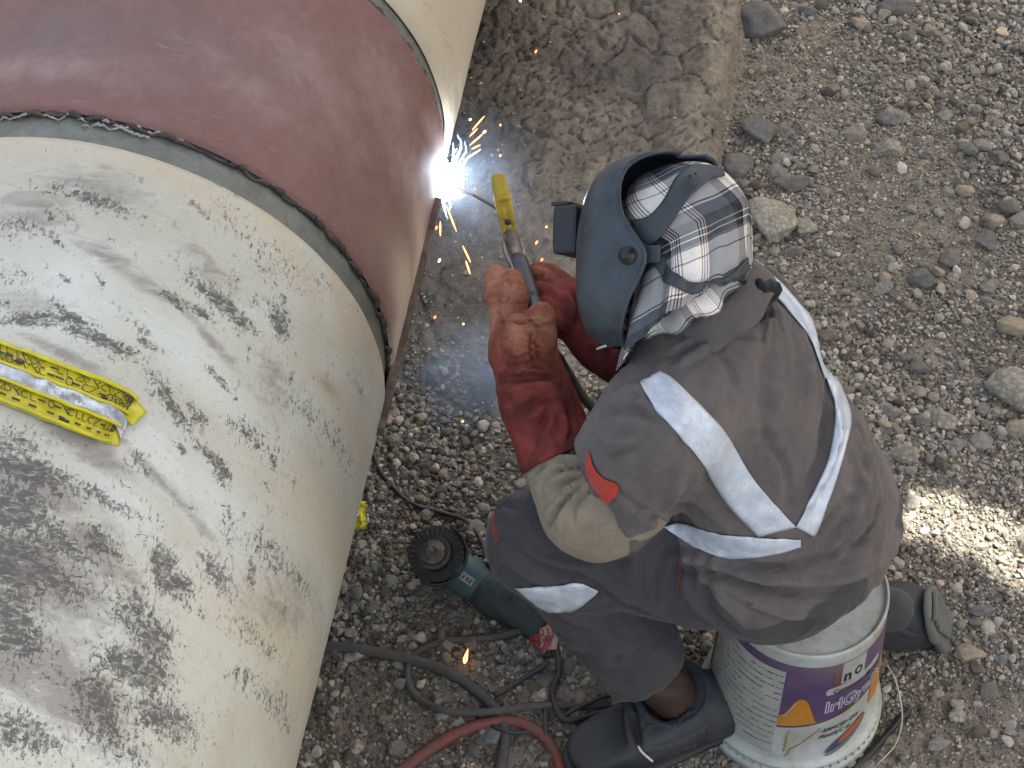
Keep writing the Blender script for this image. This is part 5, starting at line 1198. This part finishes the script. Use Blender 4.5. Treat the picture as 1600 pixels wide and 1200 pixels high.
# ================================================================== CABLES, HOSE
def cable(name, pts, r, mat, lab, cat='cable', grp=None):
    P = [on_ground(p[0], p[1], (p[2] if len(p) > 2 else 0) + r * .8 + .003) for p in pts]; mb = MB(); mb.tube(catmull(P, 8), r, 10); return tag(mb.build(name, mat), lab, cat, grp)
cable('cable', [(540, 640), (578, 700), (598, 742), (640, 785), (690, 801), (728, 814), (752, 845), (760, 878), (783, 912), (822, 948), (880, 975)], .0046, M_CABLE, 'thin black cable running from under the pipe past the welder\'s knee')
cable('cable', [(733, 903), (775, 909), (812, 936), (850, 960)], .0028, M_CABLE, 'very thin black wire just above the grinder handle')
cable('cable', [(440, 1006), (497, 1010), (560, 1014), (640, 1030), (700, 1050), (745, 1080), (772, 1106), (790, 1145), (782, 1205)], .0098, M_CABLE2, 'thickest dusty grey cable coming out from beneath the pipe at lower left')
cable('cable', [(815, 985, .0), (765, 997), (700, 1001), (652, 1020), (637, 1050), (650, 1088), (700, 1111, .012), (765, 1112, .016), (840, 1103, .010), (905, 1103), (975, 1100), (1020, 1095)], .0066, M_CABLE2, 'dark cable curled into a wide loop below the grinder')
cable('cable', [(858, 1034, .010), (822, 1058), (772, 1088)], .0046, M_CABLE, 'short black cable slanting between the grinder cord and the thick cable')
cable('cable', [(744, 1118), (790, 1143, .014), (838, 1141, .008), (880, 1118, .014), (935, 1092, .014), (990, 1078, .008)], .0036, M_CABLE, 'thin black cable crossing over the red hose towards the shoe')
cable('cable', [(868, 1108, .01), (905, 1130), (945, 1150)], .0042, M_CABLE, 'black cable end pointing at the shoe below the crossing')
cable('cable', [(852, 1104, .012), (853, 1145, .014), (862, 1180), (880, 1212)], .0040, M_CABLE, 'black cable running down to the bottom edge beside the red hose')
cable('cable', [(1322, 1215), (1362, 1175), (1392, 1140), (1420, 1110)], .0062, M_CABLE, 'short piece of black cable at the lower right of the bucket')
M_HOSE = simple('red_hose_rubber', (.15, .034, .022), .65, 0, .25, 60, .25, .001, dirt=(.10, .07, .055), dirt_amt=.75)
cable('hose', [(600, 1222), (628, 1203), (680, 1166), (738, 1136), (795, 1127), (842, 1145), (868, 1180), (880, 1225)], .0105, M_HOSE, 'dusty red rubber hose arching along the bottom edge', 'hose')

# ================================================================== LITTER
nb_ = bvh_of(*(lambda t: (t[2].reshape(-1, 3), t[3]))(pipe_surf(-1.2, -.05, lambda s, t: RP + .0105 + 0 * s, .02, .03, -.5, 3.)))
M_YEL2 = simple('yellow_film', (.60, .52, .02), .3, 0, .18, 50, .35, .003, dirt=(.35, .30, .02), dirt_amt=.6)
M_SIL = simple('silver_film', (.50, .53, .56), .28, .55, .3, 60, .6, .004, dirt=(.25, .27, .3), dirt_amt=.5)
wr = thing('plastic_wrapper', 'flattened yellow printed plastic wrapper with a silver strip lying on the cream pipe', 'wrapper', tuple(pipe_pt(*pipe_hit(110, 620), RP + .01)))
WA = [(-70, 508), (0, 537), (100, 574), (195, 612), (214, 628)]; WB = [(-70, 598), (0, 631), (90, 668), (150, 692), (172, 696)]
def lerp(k): return [tuple(np.array(a) * (1 - k) + np.array(b_) * k) for a, b_ in zip(WA, WB)]
wa = ribbon('wrapper_film', nb_, WA[:-1] + [(228, 646)], lerp(.42)[:-1] + [(205, 668)], M_YEL2, wr, n=60, m=8, off=.004, thick=.001, wob=.003)
wb = ribbon('wrapper_film', nb_, lerp(.56)[:-1] + [(188, 676)], [(-70, 598), (0, 631), (90, 668), (165, 695), (186, 697)], M_YEL2, wr, n=60, m=8, off=.004, thick=.001, wob=.003)
ws = ribbon('silver_strip', nb_, [(a[0], a[1]) for a in lerp(.38)[:-1]] + [(196, 664)], [(a[0], a[1]) for a in lerp(.60)[:-1]] + [(188, 690)], M_SIL, wr, n=60, m=8, off=.0085, thick=.001, wob=.004)
for k0, k1 in ((.0, .06), (.33, .38), (.60, .65), (.95, 1.0)):
    A = lerp(k0); B = lerp(k1); ribbon('fold', nb_, A, B, M_YEL2, wr, n=50, m=3, off=.0085, thick=.003, wob=.002)
def wpt(u, v, up=.0062):
    A = catmull([(*p, 0) for p in WA], 12)[:, :2]; B = catmull([(*p, 0) for p in WB], 12)[:, :2]; i = u * (len(A) - 1); a = int(min(i, len(A) - 2)); f = i - a
    p = (A[a] * (1 - f) + A[a + 1] * f) * (1 - v) + (B[a] * (1 - f) + B[a + 1] * f) * v; q, n_ = hit(nb_, *p); n_ = n_ if n_ @ (CAM - q) > 0 else -n_; return q + n_ * (up + .0012)
rr_ = random.Random(9); mb = MB()
for row, (v0, v1, cnt) in enumerate(((.07, .18, 26), (.19, .31, 26), (.67, .78, 26), (.80, .93, 13))):
    for i in range(cnt):
        u = .06 + .86 * (i + rr_.uniform(-.2, .2)) / cnt; k = rr_.choice('otzx-lc'); c = (v0 + v1) / 2; h = (v1 - v0) / 2; du_ = .014
        if row == 3: k = rr_.choice('-=-')
        if k == 'o': P = [(u + du_ * math.cos(t), c + h * math.sin(t)) for t in np.linspace(0, 6.283, 10)]
        elif k == 't': P = [(u - du_, c - h), (u + du_, c - h * .6), (u, c + h), (u - du_, c - h)]
        elif k == 'z': P = [(u - du_, c - h), (u + du_, c - h), (u - du_, c + h), (u + du_, c + h)]
        elif k == 'x': P = [(u - du_, c - h), (u + du_, c + h), (u, c), (u + du_, c - h)]
        elif k == 'c': P = [(u + du_ * math.cos(t), c + h * math.sin(t)) for t in np.linspace(.8, 5.4, 8)]
        elif k == 'l': P = [(u - du_ * .5, c - h), (u - du_ * .5, c + h), (u + du_, c + h)]
        else: P = [(u - du_, c), (u + du_ * 1.2, c)]
        mb.tube([wpt(a, b2) for a, b2 in P], .00075 if k not in '-=' else .0013, 5)
for u in (.18, .50): mb.tube([wpt(u, .90, .007), wpt(u + .05, .90, .007)], .0022, 6)
for u, v in ((.28, .17), (.32, .22), (.66, .28)): mb.tube([wpt(u, v), wpt(u + .025, v + .01)], .0024, 6)
o = mb.build('printed_marks', I_BLK, wa); o['kind'] = 'stuff'; tag(o, 'black printed symbols and small letters')
# scrap on the gravel beside the pipe
def crumple(name, px, py, w, h, mat, seed, lab, cat, up=.012, extra=None):
    c = on_ground(px, py, up); n = 14; V = []
    for i in range(n + 1):
        for j in range(n + 1):
            x = (i / n - .5) * w; y = (j / n - .5) * h; V.append([x, y, 0])
    V = np.array(V); V[:, 2] = .5 * min(w, h) * fbm(V * 60 + seed, 3, seed); V[:, 0] += .25 * w * fbm(V * 45 + seed * 3, 2, seed + 1); V[:, 1] += .2 * w * fbm(V * 45 + seed * 5, 2, seed + 2)
    V[:, 2] -= V[:, 2].min(); F = [(i * (n + 1) + j, (i + 1) * (n + 1) + j, (i + 1) * (n + 1) + j + 1, i * (n + 1) + j + 1) for i in range(n) for j in range(n)]
    o = mesh_obj(name, V, F, mat if isinstance(mat, list) else [mat], smooth=False, midx=[0 if (isinstance(mat, list) is False) else (1 if fbm(np.array([[f[0] * .07 + seed, f[0] // 15 * .3, 0.]]), 2, seed)[0] > .06 else 0) for f in F]); o.location = c - np.array([0, 0, .012]); solidify(o, .0006)
    return tag(o, lab, cat)
sc_ = crumple('wrapper_scrap', 559, 802, .030, .062, M_YEL2, 4, 'small crumpled piece of yellow wrapper on the gravel touching the pipe', 'wrapper', .02)
sc2 = crumple('silver_piece', 553, 800, .014, .020, M_SIL, 8, None, None, .045); sc2.parent = sc_; sc2.location = Vector((-.004, .0, .016)); 
for k in ('label', 'category'):
    if k in sc2: del sc2[k]
M_REDP = simple('faded_red_print', (.28, .07, .065), .6, 0, .3, 60, .3, .001); M_PALEP = simple('faded_pink_film', (.38, .27, .24), .6, 0, .3, 60, .3, .001)
crumple('crumpled_packet', 848, 993, .045, .050, [M_REDP, M_PALEP], 12, 'crumpled faded red and pink packet between the grinder handle and the trouser leg', 'packet', .02)

# ================================================================== ARC, SPARKS, SMOKE
def emit_mat(name, col, s):
    m, nt, b = new_mat(name); b.inputs['Base Color'].default_value = (*col, 1); b.inputs['Emission Color'].default_value = (*col, 1); b.inputs['Emission Strength'].default_value = s; return m
E_ARC = emit_mat('arc_white', (.86, .93, 1.), 30); E_SP = emit_mat('spark_orange', (1., .36, .10), 1.5); E_RED = emit_mat('spark_red', (1., .20, .09), 1.2); E_WHT = emit_mat('spark_white', (1., .72, .42), 2.2); E_BLUE = emit_mat('arc_blue', (.22, .42, 1.), .55)
arc = thing('welding_arc', 'blinding white welding arc burning on the right side of the pipe', 'welding arc', tuple(ARC))
def arc_sdf(P):
    d = ellip(P, ARC, [pd, pu, pw], (.038, .025, .031)); d = smin(d, ellip(P, ARC + pd * .004 + pu * .006, [pd, pu, pw], (.026, .026, .024)), .01)
    return d + .005 * fbm(P * 110, 3, 5)
V, F = sdf_mesh(arc_sdf, ARC - .07, ARC + .07, .003); V = relax(V, F, 1); mesh_obj('arc_bloom', V, F, E_ARC, arc)  # oversized glowing blob, bloom round the arc built into its shape
rr_ = random.Random(3)
for k in range(12):
    a = rr_.uniform(0, 6.28); L = rr_.uniform(.020, .028); dv = nrm(UPV * math.sin(a) * 1.25 + RT * (math.cos(a)) - FW * rr_.uniform(0, .4)); mb = MB(); mb.tube([ARC + dv * .012, ARC + dv * (.012 + L * .5), ARC + dv * (.012 + L)], np.array([.0009, .0007, .0002]), 6); mb.build('ray', E_WHT if k % 3 else E_ARC, arc)
def flame(pts, r):
    mb = MB(); P = catmull([ARC + RT * x / 926 - UPV * y / 926 for x, y in pts], 6); P = P + .0025 * np.stack([fbm(P * 150, 2, s) for s in (1, 2, 3)], 1); mb.tube(P, np.linspace(r, r * .25, len(P)), 8); mb.build('blue_flame', E_BLUE, arc)
flame([(8, -20), (20, -42), (27, -62), (20, -78)], .0035); flame([(10, -10), (30, -30), (42, -45)], .0030); flame([(6, -18), (14, -38), (12, -66)], .003); flame([(10, 14), (22, 26), (34, 24)], .003); flame([(-6, 24), (-2, 44), (4, 62)], .003); flame([(0, 20), (8, 38), (6, 50)], .0026); flame([(14, -22), (34, -50), (33, -68)], .002)
pl = bpy.data.lights.new('arc_light', 'POINT'); pl.energy = .42; pl.color = (.72, .84, 1.); pl.shadow_soft_size = .012
plo = bpy.data.objects.new('arc_light', pl); COL.objects.link(plo); plo.location = ARC + pu * .035 + pw * .030 + UPV * .01; 
SPARKS = [((733, 188), 0, 'w'), ((738, 203), (752, 187), 'o'), ((734, 213), (743, 204), 'o'), ((734, 227), (749, 214), 'o'), ((737, 233), (747, 228), 'o'), ((724, 251), (744, 238), 'w'), ((699, 228), (703, 213), 'o'), ((706, 243), (712, 235), 'w'), ((783, 197), 0, 'r'), ((755, 208), 0, 'w'), ((781, 245), 0, 'o'),
    ((742, 297), 0, 'r'), ((723, 294), 0, 'w'), ((744, 310), 0, 'o'), ((697, 320), (709, 351), 'o'), ((688, 346), (688, 363), 'o'), ((681, 359), 0, 'r'), ((723, 384), (732, 403), 'o'), ((728, 408), (733, 423), 'o'), ((685, 410), 0, 'w'), ((853, 356), 0, 'o'), ((837, 382), 0, 'r'), ((845, 408), 0, 'r'), ((723, 508), 0, 'o'), ((678, 498), 0, 'r'),
    ((968, 23), 0, 'r'), ((836, 83), 0, 'r'), ((814, 3), 0, 'w'), ((723, 660), 0, 'o'), ((716, 274), (728, 272), 'w'), ((869, 383), 0, 'r')]
names = {'o': 'glowing orange welding spark flying near the arc', 'r': 'tiny red glowing spark drifting away from the arc', 'w': 'tiny white hot spark in the air near the arc'}
for a, b2, k in SPARKS:
    far_ = math.hypot(a[0] - 693, a[1] - 283); z = .50 if far_ < 110 else .30
    if far_ > 180: z = .22
    p0 = at(*a, z); p1 = at(*b2, z) + (at(*b2, z) - p0) * .35 if b2 else p0 + RT * rr_.uniform(-.004, .005) + UPV * rr_.uniform(.003, .007)
    mb = MB(); r0 = .0013 if b2 else .0019; mb.tube([p0, p0 * .7 + p1 * .3, p0 * .3 + p1 * .7, p1], np.array([r0 * .3, r0, r0, r0 * .3]), 7)
    o = mb.build('spark', {'o': E_SP, 'r': E_RED, 'w': E_WHT}[k]); tag(o, names[k], 'spark', {'o': 'orange sparks', 'r': 'red sparks', 'w': 'white sparks'}[k])
p0 = on_ground(725, 1030, .03); mb = MB(); mb.lathe(p0 - zz * .016, nrm(UPV + RT * .25), [(0, 0), (.0032, .004), (.0042, .009), (.0026, .017), (.001, .024), (0, .028)], 10); o = mb.build('burning_spark', E_SP); tag(o, 'largest spark, a flame shaped ember burning on the gravel inside the cable loop', 'spark')
# smoke
m = bpy.data.materials.new('smoke'); m.use_nodes = True; nt = m.node_tree; nt.nodes.clear(); out = nt.nodes.new('ShaderNodeOutputMaterial'); pv = nt.nodes.new('ShaderNodeVolumePrincipled'); nt.links.new(pv.outputs[0], out.inputs['Volume'])
pv.inputs['Color'].default_value = (.62, .74, .92, 1); pv.inputs['Anisotropy'].default_value = .2; co = coords(nt); n_ = noise(nt, co, 9, 4, .6, 1.5)
def radial(nt, co, c, r):
    s = nt.nodes.new('ShaderNodeVectorMath'); s.operation = 'SUBTRACT'; nt.links.new(co, s.inputs[0]); s.inputs[1].default_value = c; l = nt.nodes.new('ShaderNodeVectorMath'); l.operation = 'LENGTH'; nt.links.new(s.outputs[0], l.inputs[0]); return math_(nt, 'SUBTRACT', 1., math_(nt, 'DIVIDE', l.outputs['Value'], r), clamp=True)
fall = math_(nt, 'MAXIMUM', math_(nt, 'MULTIPLY', radial(nt, co, tuple(ARC + [.05, 0, -.02]), .20), .62), math_(nt, 'MULTIPLY', radial(nt, co, tuple(at(748, 625, .30)), .17), 2.6))
nt.links.new(math_(nt, 'MULTIPLY', math_(nt, 'MULTIPLY', math_(nt, 'MULTIPLY', fall, fall), ramp(nt, n_, [(.38, .1), (.68, 1.)])), 6.0), pv.inputs['Density'])
def smoke_sdf(P): return smin(ellip(P, ARC + [.05, 0, -.02], np.eye(3), (.21, .21, .21)), ellip(P, at(748, 625, .30), np.eye(3), (.18, .18, .18)), .08)
V, F = sdf_mesh(smoke_sdf, ARC - [.25, .45, .45], ARC + [.42, .25, .25], .03); o = mesh_obj('smoke', V, F, m); tag(o, 'thin bluish welding smoke drifting round the arc and down over the gravel', 'smoke', kind='stuff')

# ================================================================== SUN BLOCKER: unseen sheet added to shade the work, hole cut for the sun patch
CZ = 4.2; tt = (CZ - 0.) / SUNV.z
def up_(p): return np.asarray(p) + np.array(SUNV) * tt
c0 = up_(np.array([.1, 2.4, 0])); n = 150; W_ = 5.4; V = []; F = []
for i in range(n + 1):
    for j in range(n + 1): V.append((c0[0] + (i / n - .5) * W_, c0[1] + (j / n - .5) * W_, CZ + .12 * math.sin(i * .09) * math.sin(j * .08)))
Va = np.array(V); gp = Va - np.array(SUNV) * (Va[:, 2:] / SUNV.z)
def gap(gp):  # hole shaped to land the sun patch on the gravel
    c = at(1480, 838); dx = (gp[:, 0] - c[0]) / .118; dy = (gp[:, 1] - c[1] + .10 * (gp[:, 0] - c[0])) / .066; a = dx * dx + dy * dy
    c2 = at(1585, 900); dx = (gp[:, 0] - c2[0]) / .07; dy = (gp[:, 1] - c2[1]) / .035; b2 = dx * dx + dy * dy
    return np.minimum(a, b2) + .45 * fbm(gp * 16, 2, 3) < 1
gm = gap(gp)
for i in range(n):
    for j in range(n):
        a = i * (n + 1) + j
        if not gm[a]: F.append((a, a + n + 1, a + n + 2, a + 1))
can = thing('added_sun_blocker', 'unseen sheet on poles added to block the sun, with a hole for the sun patch', 'light_blocker', (c0[0], c0[1], 0))
o = mesh_obj('blocker_sheet', V, F, fabric('blocker_sheet', (.06, .065, .06)), can); solidify(o, .004)
for sx in (-1, 1):
    for sy in (-1, 1):
        mb = MB(); q = np.array([c0[0] + sx * W_ / 2, c0[1] + sy * W_ / 2, 0]); mb.tube([q + [0, 0, gz(q[0], q[1]) - .3], q + [0, 0, CZ]], .04, 12); mb.build('pole', M_METAL, can)  # made-up poles under the added sun blocker

grn.scale = (1.06, 1.06, 1.06)
